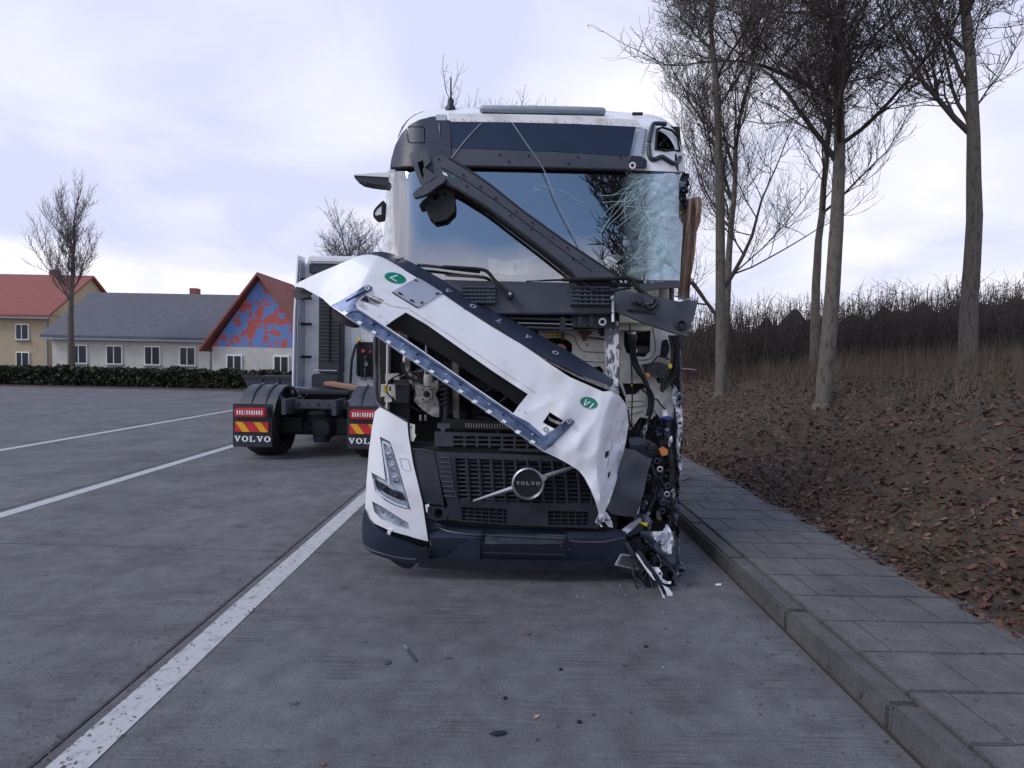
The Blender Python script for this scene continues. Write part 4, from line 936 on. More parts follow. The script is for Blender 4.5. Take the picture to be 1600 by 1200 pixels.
flap_out = [(458, 447), (463, 443), (478, 435.5), (495, 427.5), (520, 417), (548, 405), (562, 399.5), (574, 397.5), (590, 400), (606, 407), (630, 421), (660, 439), (693, 459.5), (725, 482.5), (767, 510), (820, 541), (855, 566), (890, 589), (915, 600), (942, 612), (958, 611), (968, 618), (977, 630), (981, 646), (982, 664), (978, 690), (971, 722), (963, 752), (952, 785), (944, 801), (937, 813), (935.5, 800), (930, 782), (923, 765), (913, 746), (904, 735), (890, 726), (872, 716), (850, 706),
            (832, 694), (790, 664), (746, 633), (700, 602), (652, 569), (618, 546), (585, 523.5), (558, 507), (540, 495), (528, 486), (516, 478), (504, 466.5), (489, 458), (473, 449.5)]
hole_big = [(602, 509), (618, 498), (634, 488), (668, 508), (720, 545), (770, 580), (825, 616), (812, 632), (802, 646), (760, 617), (709, 582), (650, 541)]
hole_l = [(561, 470), (571, 461), (583, 459), (600, 470), (592, 481), (584, 477), (572, 473)]
hole_r = [(848, 660), (859, 644), (880, 657), (874, 668), (868, 671), (856, 665)]
FL = panel('bonnet_flap', flap_out, HD, white, TR, holes=[hole_big, hole_l, hole_r], th=.022, step=4.5, label='white bonnet flap hanging askew from upper left to lower right')
UN = off_fn(HD, -.10)
panel('trailing_lamp_pod', ell(538, 496, 22, 11, .55, 20), off_fn(HD, -.06), black, FL, th=.12, step=7)
panel('flap_underside', [(463, 448), (472, 450), (488, 458), (482, 464), (474, 466), (463, 468), (456, 460)], UN, cabin, FL, th=.02, step=8)
LIP = lambda x, y: (lambda p, s: W(x, y, p.y+.01+.0034*s))(HD(x, y), max(0, (-.476*(x-634)+.879*(y-488))))
panel('opening_lip', [(634, 487), (680, 516), (730, 551), (780, 586), (826, 616), (812, 636), (790, 618), (765, 602), (740, 586), (709, 566), (675, 545), (640, 526), (615, 514), (601, 510), (618, 497)], LIP, black, FL, th=.01, step=12)
for a, b in (((561, 470), (584, 477)), ((571, 461), (600, 470))): ptube('slot_rim', [a, b], off_fn(HD, -.015), .008, alu, FL, n=6, k=1)
panel('slot_hinge', [(583, 462), (596, 470), (592, 475), (585, 473), (575, 466)], off_fn(HD, -.05), castm, FL, th=.02, step=6)
panel('slot_hinge', [(856, 650), (866, 656), (878, 660), (874, 664), (858, 657)], off_fn(HD, -.05), castm, FL, th=.02, step=6)
# blue steel flange with white patches
fo = off_fn(HD, .008)
flg = panel('lower_flange', [(517, 477), (530, 471), (550, 459), (569, 447), (575, 444.5), (581, 448), (581, 453), (574, 457), (560, 466), (554, 472), (556, 481), (566, 487), (602, 511), (650, 543), (709, 584), (760, 619), (801, 647), (826, 660), (850, 681), (866, 671), (884, 657.5), (892, 653.5), (898, 658), (895, 664), (862, 697), (851, 704), (790, 661), (746, 630), (700, 599), (652, 566), (618, 543), (585, 520.5), (558, 504), (540, 492), (528, 483)], fo, steel, FL, th=.012, step=8, label='blue grey steel lower edge with white patches')
ptube('flange_edge', [(540, 495), (585, 523), (652, 569), (700, 601), (746, 633), (800, 670), (850, 706)], off_fn(HD, .010), .006, alu, FL, n=6, k=2)
for i in range(14):
    x = 538.5+22.55*i; y = 488.7+15.5*i
    if i > 0: y += -1.5*math.sin(i/13*math.pi)
    panel('white_patch', [(x-5.5, y+.8), (x-.5, y-3.2), (x+5.5, y+.2), (x+.8, y+4.2)], off_fn(HD, .014), stickw, flg, th=.004, step=20)
for i in range(12):
    x = 583+22.5*i; y = 506+15.6*i
    ptube('slot', [(x, y), (x+2.5, y+1.8)], off_fn(HD, .013), .008, (black, rag, silver)[i % 3], flg, n=8, k=1)
for x, y in ((563.5, 474), (574, 450), (853, 671), (889, 658)):
    lathe('grommet', off_fn(HD, .018)(x, y), [(.020, 0), (.019, -.008), (.007, -.008), (.006, 0)], alu, flg, n=16)
ptube('ridge', [(540, 470), (556, 461), (574, 451)], off_fn(HD, .016), .006, steel, flg, n=6, k=1)
ptube('ridge', [(545, 489), (560, 486), (600, 513), (650, 547), (720, 596), (800, 651), (845, 684)], off_fn(HD, .013), .007, steel, flg, n=6, k=2)
# dark badge strip along the top edge
def SD(px, py):
    s = .476*(px-580)-.879*(py-398); p = HD(px, py)
    return W(px, py, p.y-.012+.0030*max(0, s)*.5)
st = panel('badge_strip', [(574, 396), (585, 393.5), (597, 393), (612, 396), (626, 402), (645, 411), (662, 420), (680, 431), (708, 446), (741, 464), (785, 490.5), (832, 517), (855, 530), (890, 550), (925, 572), (959, 593), (958, 601), (954, 603.5), (907, 586.5), (855, 560), (820, 540), (778, 513), (750, 496), (706, 468.5), (690, 457), (660, 438), (640, 426), (615, 411), (600, 403), (588, 398.5)], SD, strip, FL, th=.012, step=8)
ptube('strip_underside', [(706, 470), (750, 498), (820, 543), (855, 563), (907, 590), (950, 607)], off_fn(HD, -.03), .010, castm, FL, n=6, k=2)  # beige underside showing in the gap below the badge strip
ptube('strip_joint', [(617, 412), (622, 405), (631, 403)], off_fn(SD, .002), .003, black, st, n=5, k=2)
ER, EU = (.85, .52), (.80, -.42)
def badge(ch, cx, cy, w_=8.5, h_=6.5):
    er = (ER[0]*w_, ER[1]*w_); eu = (EU[0]*h_, EU[1]*h_)
    letters(ch, (cx-er[0]/2-eu[0]/2, cy-er[1]/2-eu[1]/2), er, eu, 1, off_fn(SD, .006), silver, st, th=.006)
for ch, x, y in (('V', 700, 454), ('O', 739.5, 478), ('L', 781, 502), ('V', 824.5, 526), ('O', 868, 551)): badge(ch, x, y, 10, 7.5)
# stickers and the square plate
for nm, cx, cy, a, b, ang, wd in (('L', 617.5, 434, 17, 8, .22, 'l'), ('VI', 920.2, 629.2, 13.8, 8.6, .28, 'vi')):
    rim = panel('sticker', ell(cx, cy, a, b, ang), off_fn(HD, .006), green, FL, th=.006, step=3, label='green oval sticker with white letter' + ('s' if nm == 'VI' else ''))
    if wd == 'l':
        letters('l', (cx-9.0, cy-.6), (10.8, 6.6), (12.0, -4.1), 1, off_fn(HD, .010), stickw, rim, .004)
    else:
        letters('v', (cx-11.2, cy+2.0), (7.6, 4.7), (6.6, -8.0), 1, off_fn(HD, .010), stickw, rim, .004)
        letters('i', (cx+.3, cy+8.0), (8.4, 5.2), (6.4, -7.4), 1, off_fn(HD, .010), stickw, rim, .004)
pt = panel('blank_plate', [(613, 455.5), (615, 454), (650, 434.5), (653, 434.3), (656, 435), (691, 456.5), (692, 458), (654, 479.5), (651, 479.5)], off_fn(HD, .012), silver, FL, th=.010, step=10)
ptube('plate_rim', [(613, 456.5), (652, 480.5), (692, 458.5)], off_fn(HD, .008), .005, dark, pt, n=6, k=1)
for a, b in (((648, 437), (652, 439)), ((622, 457), (629, 460)), ((641, 468), (647, 471)), ((681, 459), (686, 458)), ((657, 473), (661, 472))): ptube('plate_slot', [a, b], off_fn(HD, .018), .0065, cabin, pt, n=6, k=1)
for x, y in ((725, 484), (604, 503), (594, 494), (730, 546), (811, 641), (820, 644), (865, 697)): ptube('rivet', [(x, y), (x+.01, y)], off_fn(HD, .003), .006, dark, FL, n=8, k=1)
# grime along the opening and creases in the dented end
for pts in ([(640, 484), (700, 522), (760, 563), (835, 613)], [(567, 458), (610, 477), (640, 482)]):
    ptube('pressed_seam', pts, off_fn(HD, -.003), .007, whited, FL, n=6)
panel('torn_hole', [(946, 706), (952, 704), (951, 711), (947, 717), (945, 713)], off_fn(HD, .004), black, FL, th=.004, step=4)
panel('torn_hole', [(950, 739), (954, 737), (953, 743), (950, 748)], off_fn(HD, .004), black, FL, th=.004, step=4)
for i in range(3):
    x, y = random.uniform(950, 974), random.uniform(640, 700); pts = [(x, y)]
    for k in range(3): x -= random.uniform(0, 5); y += random.uniform(8, 20); pts.append((x, y))
    ptube('scratch', pts, off_fn(HD, .0), .0022, (rag, castm, beige)[i % 3], FL, n=4)
panel('folded_tip', [(932, 812), (938, 800), (943, 796), (951, 804), (957, 818), (958, 824), (950, 823), (945, 815), (938, 816), (942, 824), (934, 820), (930, 816)], at(4.10, .08, .2, 5), tornw, FL, th=.01, step=3, rough=.6)
panel('seam_gap', [(952, 603), (960, 605), (968, 612), (966, 617), (955, 611)], off_fn(HD, .004), castm, FL, th=.008, step=5)

# ================================================================== lower front
hlp = panel('headlamp_panel', [(586, 643), (593, 636.5), (602, 641), (621, 652), (636.5, 661), (638, 680), (645.5, 725), (660, 785), (669, 846), (653, 842), (637, 837), (611, 830), (600, 825), (585, 818), (572, 805), (570.5, 796), (572.5, 755), (576.5, 704), (581, 670)], FR(.02), whited if 0 else white, TR, th=.04, step=9,
     holes=[[(593.5, 682), (609, 690), (613, 700), (622.5, 729), (632, 763), (642, 797), (634, 796), (616, 790), (602, 783), (586, 767), (580, 738), (602, 750), (598, 717)], [(581, 783), (596, 791), (619, 806), (637.5, 817), (639.5, 827), (624, 823), (596, 811), (585, 800)]])
ptube('panel_gap_line', [(637, 661), (638.5, 680), (646, 725), (660.5, 785), (669.5, 846)], FR(.01), .010, black, TR, n=6, k=1)
ptube('cover_outline', [(624, 716), (635, 717), (638, 719), (642, 734), (640, 736), (631, 734), (628, 731), (624, 716)], FR(.022), .0025, silver, hlp, n=5, k=1)
HL = panel('headlamp', [(593.5, 682), (609, 690), (613, 700), (622.5, 729), (632, 763), (642, 797), (634, 796), (616, 790), (602, 783), (586, 767), (580, 738), (602, 750), (598, 717)], FR(-.03), lamp_in, TR, th=.06, step=8)
panel('dark_bezel', [(584, 748), (600, 757), (612, 765), (628, 770), (634, 783), (622, 780), (604, 772), (590, 762)], FR(-.015), lensd, HL, th=.02, step=8)
panel('bezel_floor', [(585, 762), (600, 773), (620, 783), (635, 786), (638, 793), (618, 789), (603, 781), (588, 769)], FR(-.018), silver, HL, th=.02, step=8)
ptube('light_guide', [(597.5, 692), (601, 715), (606, 740), (608, 757)], FR(.0), .010, drl, HL, n=8)
ptube('light_guide', [(584, 748), (587, 763), (598, 775), (616, 786), (636, 793)], FR(.0), .008, drl, HL, n=8)
ptube('light_guide', [(598, 690), (604, 693), (611, 698)], FR(.0), .008, drl, HL, n=8)
for i in range(6):
    y = 705+i*9; lathe('reflector', FR(-.01)(606+i*2.6, y), [(.002, .03), (.012, .02), (.022, -.002), (.024, -.006)], chrome if i % 2 else lamp_in, HL, n=14)
for x, y in ((600, 763), (618, 774)): lathe('projector', FR(.0)(x, y), [(0, -.012), (.014, -.008), (.020, .005), (.022, .02)], lensd, HL, n=14)
panel('lens', [(594, 684), (608, 691), (622, 730), (631, 764), (640, 795), (616, 788), (602, 781), (587, 766), (581, 741), (603, 751), (599, 717)], FR(.018), lampglass, HL, th=.003, step=9)
ptube('lamp_seal', [(593.5, 682), (598, 717), (602, 750), (580, 738), (582, 756), (586, 767), (602, 783), (616, 790), (634, 796), (642, 797), (632, 763), (622.5, 729), (613, 700), (609, 690), (593.5, 682)], FR(.008), .0065, dark, HL, n=6, k=1)
FG = panel('fog_lamp', [(581, 783), (596, 791), (619, 806), (637.5, 817), (639.5, 827), (624, 823), (596, 811), (585, 800)], FR(-.03), lamp_in, TR, th=.05, step=7)
for i in range(6): box('facet', FR(-.01)(592+i*7, 795+i*4.4), (.025, .01, .03), chrome if i % 2 else silver, FG, bev=.004, rot=Matrix.Rotation(.5, 3, 'Y'))
panel('lens', [(582, 785), (596, 792), (619, 807), (637, 818), (638, 826), (624, 822), (596, 810), (586, 799)], FR(.015), lampglass, FG, th=.003, step=8)
ptube('lamp_seal', [(581, 783), (596, 791), (619, 806), (637.5, 817), (639.5, 827), (624, 823), (596, 811), (585, 800), (581, 783)], FR(.012), .005, dark, FG, n=6, k=1)
panel('white_hook', [(606, 826), (613, 828), (610, 833), (609, 838), (606, 838), (605, 832)], FR(.03), white, TR, th=.02, step=5)
panel('white_tab', [(664.5, 789), (670, 787.5), (671, 791), (668, 793), (668, 801), (666, 800)], FR(.02), white, TR, th=.01, step=5)
# grille surround and slats
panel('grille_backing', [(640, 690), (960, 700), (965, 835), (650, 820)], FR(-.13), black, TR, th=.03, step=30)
panel('grille_side_panel', [(641, 701), (660, 702), (678, 706), (684, 734), (689, 762), (694, 790), (676, 788), (661, 785), (652, 750), (646, 725)], FR(.0), dark, TR, th=.05, step=10)
ptube('side_panel_edge', [(641, 701), (660, 702.5), (678, 706)], FR(.005), .006, trim, TR, n=6, k=1)
ug = panel('upper_grille_frame', [(679, 674.5), (760, 677), (850, 680), (900, 683), (900, 712), (850, 707), (780, 704), (780, 700), (679, 697)], FR(-.02), dark, TR, th=.04, step=14,
      holes=[[(708+k*19.5, 681+k*.3+r*7), (724+k*19.5, 681.3+k*.3+r*7), (724+k*19.5, 685.5+k*.3+r*7), (708+k*19.5, 685.2+k*.3+r*7)] for k in range(7) for r in range(3)])
panel('upper_grille_gap', [(640, 697), (679, 698), (780, 701), (850, 706), (940, 714), (940, 720), (680, 706), (641, 701)], FR(-.06), black, TR, th=.02, step=20)
GR = panel('main_grille_frame', [(679, 706), (780, 709), (900, 714), (955, 718), (950, 760), (935, 800), (840, 798), (700, 791), (694, 770), (686, 740)], FR(-.01), dark, TR, th=.03, step=12,
      holes=[[(708, 716), (800, 719), (930, 724), (942, 730), (938, 758), (930, 786), (840, 786), (716, 781), (712, 750)]])
for r in range(10):
    y = 720.5+r*6.55
    gs = ptube('grille_slat', [(706+r*.8, y), (780, y+1.2), (860, y+3), (943-r*.6, y+5)], FR(-.03), .0085, dark, GR, n=5, k=1)
for k in range(13):
    x = 710+k*19.1
    ptube('grille_upright', [(x, 714+k*.6), (x+1.6+.2*k, 750+k*.5), (x+5, 785+k*.25)], FR(-.012), .013, dark, GR, n=5, k=1)
for r in range(9):
    y = 715+r*7.5; ptube('side_louvre', [(686+r*.9, y), (703+r*.9, y+.8)], FR(.0), .006, trim, GR, n=5, k=1)
ptube('frame_line', [(700, 708), (706, 745), (714, 784)], FR(.004), .005, trim, GR, n=5, k=1)
lg = panel('lower_grille_frame', [(697, 792), (715, 789), (720, 788.5), (793, 794), (855, 796), (922, 797), (940, 800), (935, 826), (860, 823), (793, 820), (720, 815), (700, 812)], FR(-.01), dark, TR, th=.03, step=12,
      holes=[[(721, 791), (792, 796), (792, 818), (722, 813)], [(856, 798), (920, 799), (918, 821), (857, 820)]])
for x0, x1, ya in ((720, 794, 797), (855, 921, 804)):
    for r in range(3): ptube('grille_slat', [(x0, ya+r*6), (x1, ya+4*(x0 < 800)+r*6)], FR(-.03), .006, dark, lg, n=5, k=1)
    for k in range(int((x1-x0)/11)+1): ptube('grille_upright', [(x0+k*11, ya-5), (x0+k*11+1, ya+18)], FR(-.025), .006, dark, lg, n=5, k=1)
panel('tow_eye_surround', [(664, 790), (694, 792), (700, 800), (698, 812), (680, 814), (665, 808)], FR(-.005), dark, TR, th=.04, step=8, holes=[ell(685, 802, 6.5, 8, 0, 16)])
lathe('tow_eye_tube', FR(-.04)(685, 802), [(.036, -.02), (.040, .08)], beige, TR, n=18)
# round emblem with its diagonal bar
barm = mat('dull_emblem_bar', (.30, .30, .33), .5, metal=.6)
EC = FR(.055)(825, 755.5)
em = lathe('emblem', EC, [(0, .012), (.098, .012), (.100, .006), (.103, -.012), (.112, -.022), (.122, -.016), (.126, .0), (.122, .03), (0, .03)], chrome, TR, n=56)
lathe('emblem_face', EC, [(0, .002), (.098, .002), (.099, .010), (0, .010)], frit, em, n=48)
letters('VOLVO', (806.2, 757.6), (6.4, .12), (-.08, -5.4), 1.22, at(EC.y-.004), chrome, em, th=.006)
for a, b in (((739.5, 783), (801, 763)), ((852, 744), (900, 728.5))):
    L0, L1 = FR(.045)(*a), FR(.045)(*b); dv = (L1-L0).normalized(); nn = dv.cross(Vector((0, 1, 0))).normalized()
    t0 = .008 if a[0] < 800 else .018; t1 = .019 if a[0] < 800 else .013
    vs = []
    for p_, hw_ in ((L0, t0), (L1, t1)):
        vs += [p_+nn*hw_, p_+Vector((0, -.012, 0)), p_-nn*hw_, p_+Vector((0, .02, 0))]
    mesh_obj('emblem_bar', vs, [(0, 1, 5, 4), (1, 2, 6, 5), (2, 3, 7, 6), (3, 0, 4, 7), (3, 2, 1, 0), (4, 5, 6, 7)], barm, TR, recalc=True, ang=20)
panel('emblem_arrow', [(843, 741), (852, 742), (855, 746), (849, 755), (845, 750)], at(EC.y-.004), chrome, em, th=.03, step=6)
# bumper
BU = FR(.035)
def BUM(px, py):
    p = BU(px, py); e_ = 838 + (6 if 756 < px < 886 else 0); k = max(0, min(1, (e_-py)/14)); j = max(0, min(1, (py-e_)/30))
    return W(px, py, p.y+.12*k + .03*j)
panel('bumper_recess', [(690, 878), (716, 852), (735, 844), (750, 846), (750, 874), (700, 880)], FR(.040), strip, TR, th=.01, step=8)
bump = panel('bumper', [(664, 809), (680, 816), (700, 822), (760, 827), (840, 828), (900, 831), (940, 832), (965, 829), (979, 833), (979, 842), (975, 855), (968, 872), (955, 884), (942, 890), (840, 889.5), (750, 887), (700, 885), (672, 882), (664, 880), (672, 862), (674, 850), (670, 838)], BUM, strip, TR, th=.06, step=7)
ptube('bumper_ledge', [(668, 816), (700, 830), (745, 836), (756, 834)], off_fn(BUM, .008), .008, strip, bump, n=6)
ptube('bumper_ledge', [(840, 836), (883, 838), (888, 844), (905, 847), (943, 847), (977, 840)], off_fn(BUM, .006), .009, trim, bump, n=6, k=1)
panel('bumper_skirt', [(668, 872), (700, 873), (840, 876), (950, 878), (938, 893), (840, 893), (750, 891), (690, 889), (650, 886)], FR(.05), dark, TR, th=.05, step=12)
ph = panel('number_plate_holder', [(754, 833), (757, 832), (883, 838), (887, 840), (888, 868), (885, 872), (757, 868), (752, 866)], off_fn(BUM, .022), dark, TR, th=.02, step=12)
ptube('holder_rim', [(757, 836), (882, 841.5), (884, 867), (757, 863), (757, 836)], off_fn(BUM, .024), .004, trim, ph, n=5, k=1)
for x, y in ((819, 856), (748, 847), (877, 853), (889, 858)): ptube('screw', [(x, y), (x+.01, y)], off_fn(BUM, .028), .009, trim if x < 870 else stickw, ph, n=8, k=1)
crn = panel('bumper_corner', [(569, 796), (575, 812), (587, 824), (602, 834), (620, 843), (640, 851), (656, 857), (668, 860), (673, 864), (668, 874), (655, 880), (647, 882), (630, 879), (612, 874.5), (595, 870), (582, 865), (569, 855), (566, 845), (565, 828), (567, 808)], FR(.05), strip, TR, th=.05, step=7)
ptube('corner_ridge', [(567, 850), (580, 859), (600, 866), (625, 872), (650, 874)], FR(.055), .008, trim, crn, n=6)
panel('corner_end', [(652, 858), (668, 856), (668, 868), (660, 873), (652, 871)], FR(.065), dark, crn, th=.03, step=6)
panel('corner_gap_filler', [(573, 806), (600, 824), (637, 836), (669, 846), (672, 856), (668, 870), (640, 858), (600, 844), (574, 820)], FR(-.02), black, TR, th=.03, step=10)
panel('mud_guard_tip', [(608, 874), (630, 880), (648, 884), (640, 889), (630, 888), (618, 881)], FR(-.02), dark, TR, th=.04, step=6)
# ---- right: shattered lower corner
panel('dark_side_cover', [(946, 794), (953, 778), (963, 752), (972, 722), (978, 702), (990, 703), (1010, 714), (1019, 717), (1012, 738), (1007, 765), (1000, 790), (993, 808), (970, 806), (956, 803)], FRn(.0, .04, .03, 2), trim, TR, th=.04, step=8)
panel('curled_fender', [(983, 684), (995, 683), (1010, 686), (1022, 693), (1030, 700), (1033, 708), (1022, 714), (1008, 712), (995, 706), (984, 700)], lambda x, y: W(x, y, 4.38+.0016*(x-985)+.003*abs(y-696)), trim, TR, th=.03, step=5, rough=.5)
panel('white_fender_strip', [(1001, 764), (1002, 780), (998, 802), (993, 806), (994, 790), (997, 775)], at(4.34), white, TR, th=.015, step=6)
panel('amber_side_lamp', [(1031, 703), (1038, 699), (1044, 703), (1043, 711), (1034, 712)], at(4.40), orange, TR, th=.05, step=5)
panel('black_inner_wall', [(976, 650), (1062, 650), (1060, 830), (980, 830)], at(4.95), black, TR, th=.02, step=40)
crp = [(rubber, 18), (dark, 10), (black, 14), (rag, 8)]
for i in range(34):
    x, y = random.uniform(986, 1054), random.uniform(655, 815)
    w_, h_ = random.uniform(8, 20), random.uniform(16, 46); a = random.uniform(-.4, .4)
    pts = []
    for q in range(7):
        an = q/7*6.28; rr_ = random.uniform(.6, 1); u, v = w_*.5*math.cos(an)*rr_, h_*.5*math.sin(an)*rr_
        X_, Y_ = x+u*math.cos(a)-v*math.sin(a), y+u*math.sin(a)+v*math.cos(a); pts.append((min(1059, max(980, X_)), min(832, Y_)))
    panel('crushed_part', pts, at(random.uniform(4.55, 4.9), .16, .09, i), (rubber, black, dark, rubber, rag, black)[i % 6], TR, th=.02, step=5, rough=.7)
for i in range(26):
    x, y = random.uniform(992, 1052), random.uniform(650, 740); pts = [(x, y)]
    for k in range(5): x += random.uniform(-9, 9); y += random.uniform(8, 26); pts.append((min(1058, max(988, x)), min(832, y)))
    ptube('cable', pts, at(random.uniform(4.45, 4.75), .1, .04, i), random.choice((.004, .006, .009)), random.choice((rubber, rubber, black, dark, rag)), TR, n=5, k=3)
for i in range(9):
    x, y = random.uniform(1000, 1052), random.uniform(700, 818)
    lathe('broken_fitting', W(x, y, 4.5), [(0, -.02), (.014, -.02), (.018, .0), (.010, .03)], (alu, dark, rubber)[i % 3], TR, n=10)
for i in range(13):
    x, y = random.uniform(990, 1050), random.uniform(650, 822); a = random.uniform(-.5, .5)
    pts = [(x-2, y), (x+random.uniform(1, 4), y-3), (x+random.uniform(2, 6)+8*a, y+random.uniform(6, 12)), (x+9*a, y+random.uniform(14, 24)), (x-3+5*a, y+8)]
    panel('torn_bracket', pts, at(random.uniform(4.40, 4.55), .1, .2, i+90), (rag, silver, tornw, trim, castm, rag)[i % 6], TR, th=.008, step=3.5, rough=.6)
for i in range(7):
    x, y = random.uniform(1000, 1046), 720+i*13
    lathe('broken_ring', W(x, y, 4.46), [(.016, -.01), (.026, -.008), (.026, .01), (.016, .012)], (trim, alu, rag)[i % 3], TR, n=14)
ptube('thick_hose', [(1040, 690), (1046, 712), (1050, 740), (1046, 770), (1050, 800), (1044, 822)], at(4.50, .05, .05, 3), .022, rubber, TR, n=9)
ptube('thick_hose', [(1000, 716), (1018, 730), (1026, 752), (1022, 780), (1010, 800)], at(4.55, .06, .05, 4), .020, dark, TR, n=9)
panel('pale_rail', [(1050, 765), (1053, 764), (1053, 790), (1050, 793)], at(4.55), beige, TR, th=.02, step=8)
ptube('thin_twig_wire', [(1061, 757), (1068, 751), (1072, 749), (1082, 749)], at(4.7), .003, rubber, TR, n=5)
ptube('thin_twig_wire', [(1072, 749), (1078, 746)], at(4.7), .003, rubber, TR, n=5)
# hanging light unit, struts, white fragments
panel('silver_bracket', [(972, 828), (985, 818), (1000, 809), (1003, 813), (992, 824), (979, 835)], at(4.28, .02, .1, 1), silver, TR, th=.015, step=5)
panel('blue_bracket', [(979, 836), (992, 825), (1003, 815), (1006, 826), (999, 832), (982, 839)], at(4.31), strip, TR, th=.03, step=6)
panel('yellow_plug', [(999, 816.5), (1012, 817), (1011, 823), (1005, 820)], at(4.27), yellow, TR, th=.02, step=5)
panel('black_plug', [(996, 806), (1012, 804), (1018, 812), (1014, 820), (1003, 814)], at(4.32, .04, .1, 2), rag, TR, th=.04, step=5, rough=.5)
rf = panel('striped_reflector', [(970, 866), (997, 868.5), (998.5, 891), (961, 883)], at(4.24), silver, TR, th=.02, step=7)
for i in range(14): ptube('reflector_rib', [(972+i*1.95-.4*i*0, 868+.1*i), (965+i*2.45, 882.5+i*.5)], at(4.233), .0035, dark, rf, n=4, k=1)
ptube('broken_strut', [(977, 846), (984, 857), (991, 868)], at(4.22), .017, trim, TR, n=7)
sf = panel('bent_strut', [(996, 862), (1002, 862), (1016, 882), (1032, 905), (1044, 926), (1046, 944), (1043, 945), (1038, 930), (1028, 914), (1012, 892)], at(4.10, .02, .05, 1), dark, TR, th=.05, step=6)
panel('white_strut_edge', [(993.5, 863), (998, 868), (1008, 884), (1017, 894), (1024, 907), (1021, 906), (1012, 894), (1003, 881), (995, 869)], at(4.07), white, sf, th=.01, step=5, rough=.4)
panel('white_strut_edge', [(1028.5, 914), (1032, 920), (1037, 930), (1041, 936), (1039.5, 944), (1036, 941), (1036, 933)], at(4.04), white, sf, th=.01, step=5, rough=.4)
panel('cream_fragment', [(1015, 883), (1021, 887), (1029, 887), (1035.5, 896), (1034, 904), (1042, 909), (1049, 909), (1048, 912.5), (1038, 912), (1028, 905), (1020, 894)], at(4.14, .03, .1, 2), white, TR, th=.012, step=5, holes=[[(1030, 894), (1033, 895), (1032, 899), (1029.5, 898)]])
panel('cream_blade', [(1036, 915), (1045, 919), (1051, 927), (1050.5, 937), (1045.5, 947), (1044, 935), (1041, 925)], at(4.08), white, TR, th=.012, step=5)
panel('white_torn_fragment', [(1015, 832), (1026, 830), (1036, 831), (1040, 824), (1042, 819), (1045, 823), (1049.5, 831), (1054, 847), (1052, 858), (1049, 866), (1043, 865), (1034, 858), (1029, 854), (1025, 846)], at(4.30, .12, .1, 4), tornw, TR, th=.01, step=4, rough=.7)
ptube('bent_arch', [(1003, 832), (1012, 838), (1020, 846), (1028, 859), (1040, 871), (1052, 880), (1059, 894)], at(4.26, .05, .05, 3), [.016]+[.026]*22+[.020]*2, strip, TR, n=8)
ptube('bent_arch_edge', [(1048, 866), (1056, 852), (1058, 868), (1060, 884), (1061, 896)], at(4.3), .010, strip, TR, n=6)
panel('crumpled_liner', [(1057, 889), (1062, 882), (1066, 878), (1071, 885), (1069, 896), (1063, 905), (1060, 902)], at(4.22, .1, .2, 3), rag, TR, th=.02, step=4, rough=.6)
for i in range(30):
    t = i/29; x = 985+t*62+random.uniform(-10, 8); y = 842+t*74+random.uniform(-14, 16)
    if y > 936: y = 930
    pts = [(x+random.uniform(6, 13)*math.cos(q/6*6.28), y+random.uniform(7, 15)*math.sin(q/6*6.28)) for q in range(6)]
    panel('wreck_fragment', pts, at(random.uniform(4.22, 4.5), .12, .1, i+50), (rubber, black, dark, black, rubber)[i % 5], TR, th=.02, step=5, rough=.6)
for i in range(10):
    x, y = 985+random.uniform(0, 45), 850+random.uniform(0, 50)
    ptube('cable', [(x, y), (x+random.uniform(-5, 12), y+14), (x+random.uniform(0, 18), y+28), (x+random.uniform(4, 22), y+40)], at(4.2), .006, random.choice((rubber, rag, dark)), TR, n=5)
ptube('hanging_rod', [(948, 885), (970, 892), (990, 899)], at(4.35), .012, dark, TR, n=6); ptube('hanging_rod', [(945, 897), (975, 901), (1000, 905)], at(4.4), .008, dark, TR, n=6)
ptube('white_wire_end', [(1003, 925), (1003, 931)], at(4.15), .008, stickw, TR, n=6, k=1)
ptube('hanging_clamp', [(988, 892), (1000, 900), (1012, 912), (1020, 930), (1030, 938)], at(4.25), [.03]*9+[.035]*8, rubber, TR, n=7)

# ---- wheels, chassis, tanks
def wheel(parent, x, y, z, r=.50, w_=.32, side=1):
    t = lathe('tyre', (x, y, z), [(r*.56, -w_*.4), (r*.7, -w_*.5), (r*.93, -w_*.48), (r, -w_*.36), (r, w_*.36), (r*.93, w_*.48), (r*.7, w_*.5), (r*.56, w_*.4)], rubber, parent, axis='X', n=36)
    lathe('rim', (x, y, z), [(r*.57, side*w_*.42), (r*.5, side*w_*.3), (r*.3, side*w_*.12), (r*.22, side*w_*.4), (0, side*w_*.42)], alu, t, axis='X', n=28)
for s in (-1, 1):
    wheel(TR, XC+s*1.03, 5.55, .50, side=s); wheel(TR, XC+s*.95, 9.3, .50, w_=.58, side=s)
    box('chassis_rail', (XC+s*.42, 7.6, .88), (.08, 5.2, .28), dark, TR)
    lathe('fuel_tank' if s < 0 else 'fuel_tank', (XC+s*.93, 7.1, .68), [(0, 0), (.28, 0), (.31, .03), (.31, 1.1), (.28, 1.13), (0, 1.13)], alu, TR, n=28)
    panel('rear_mudguard', curve([(XC*0+8.75, .95), (8.9, 1.12), (9.3, 1.2), (9.7, 1.12), (9.85, .95), (9.9, .9), (9.75, 1.2), (9.3, 1.27), (8.85, 1.2), (8.7, .95)], 2, True), lambda a, b, s=s: Vector((XC+s*.66+(.3 if s > 0 else -.3)-(.3 if s > 0 else .3)*0, a, b)), dark, TR, th=.58, step=.4, back=(s*.0-.0+1 if s < 0 else -1, 0, 0))
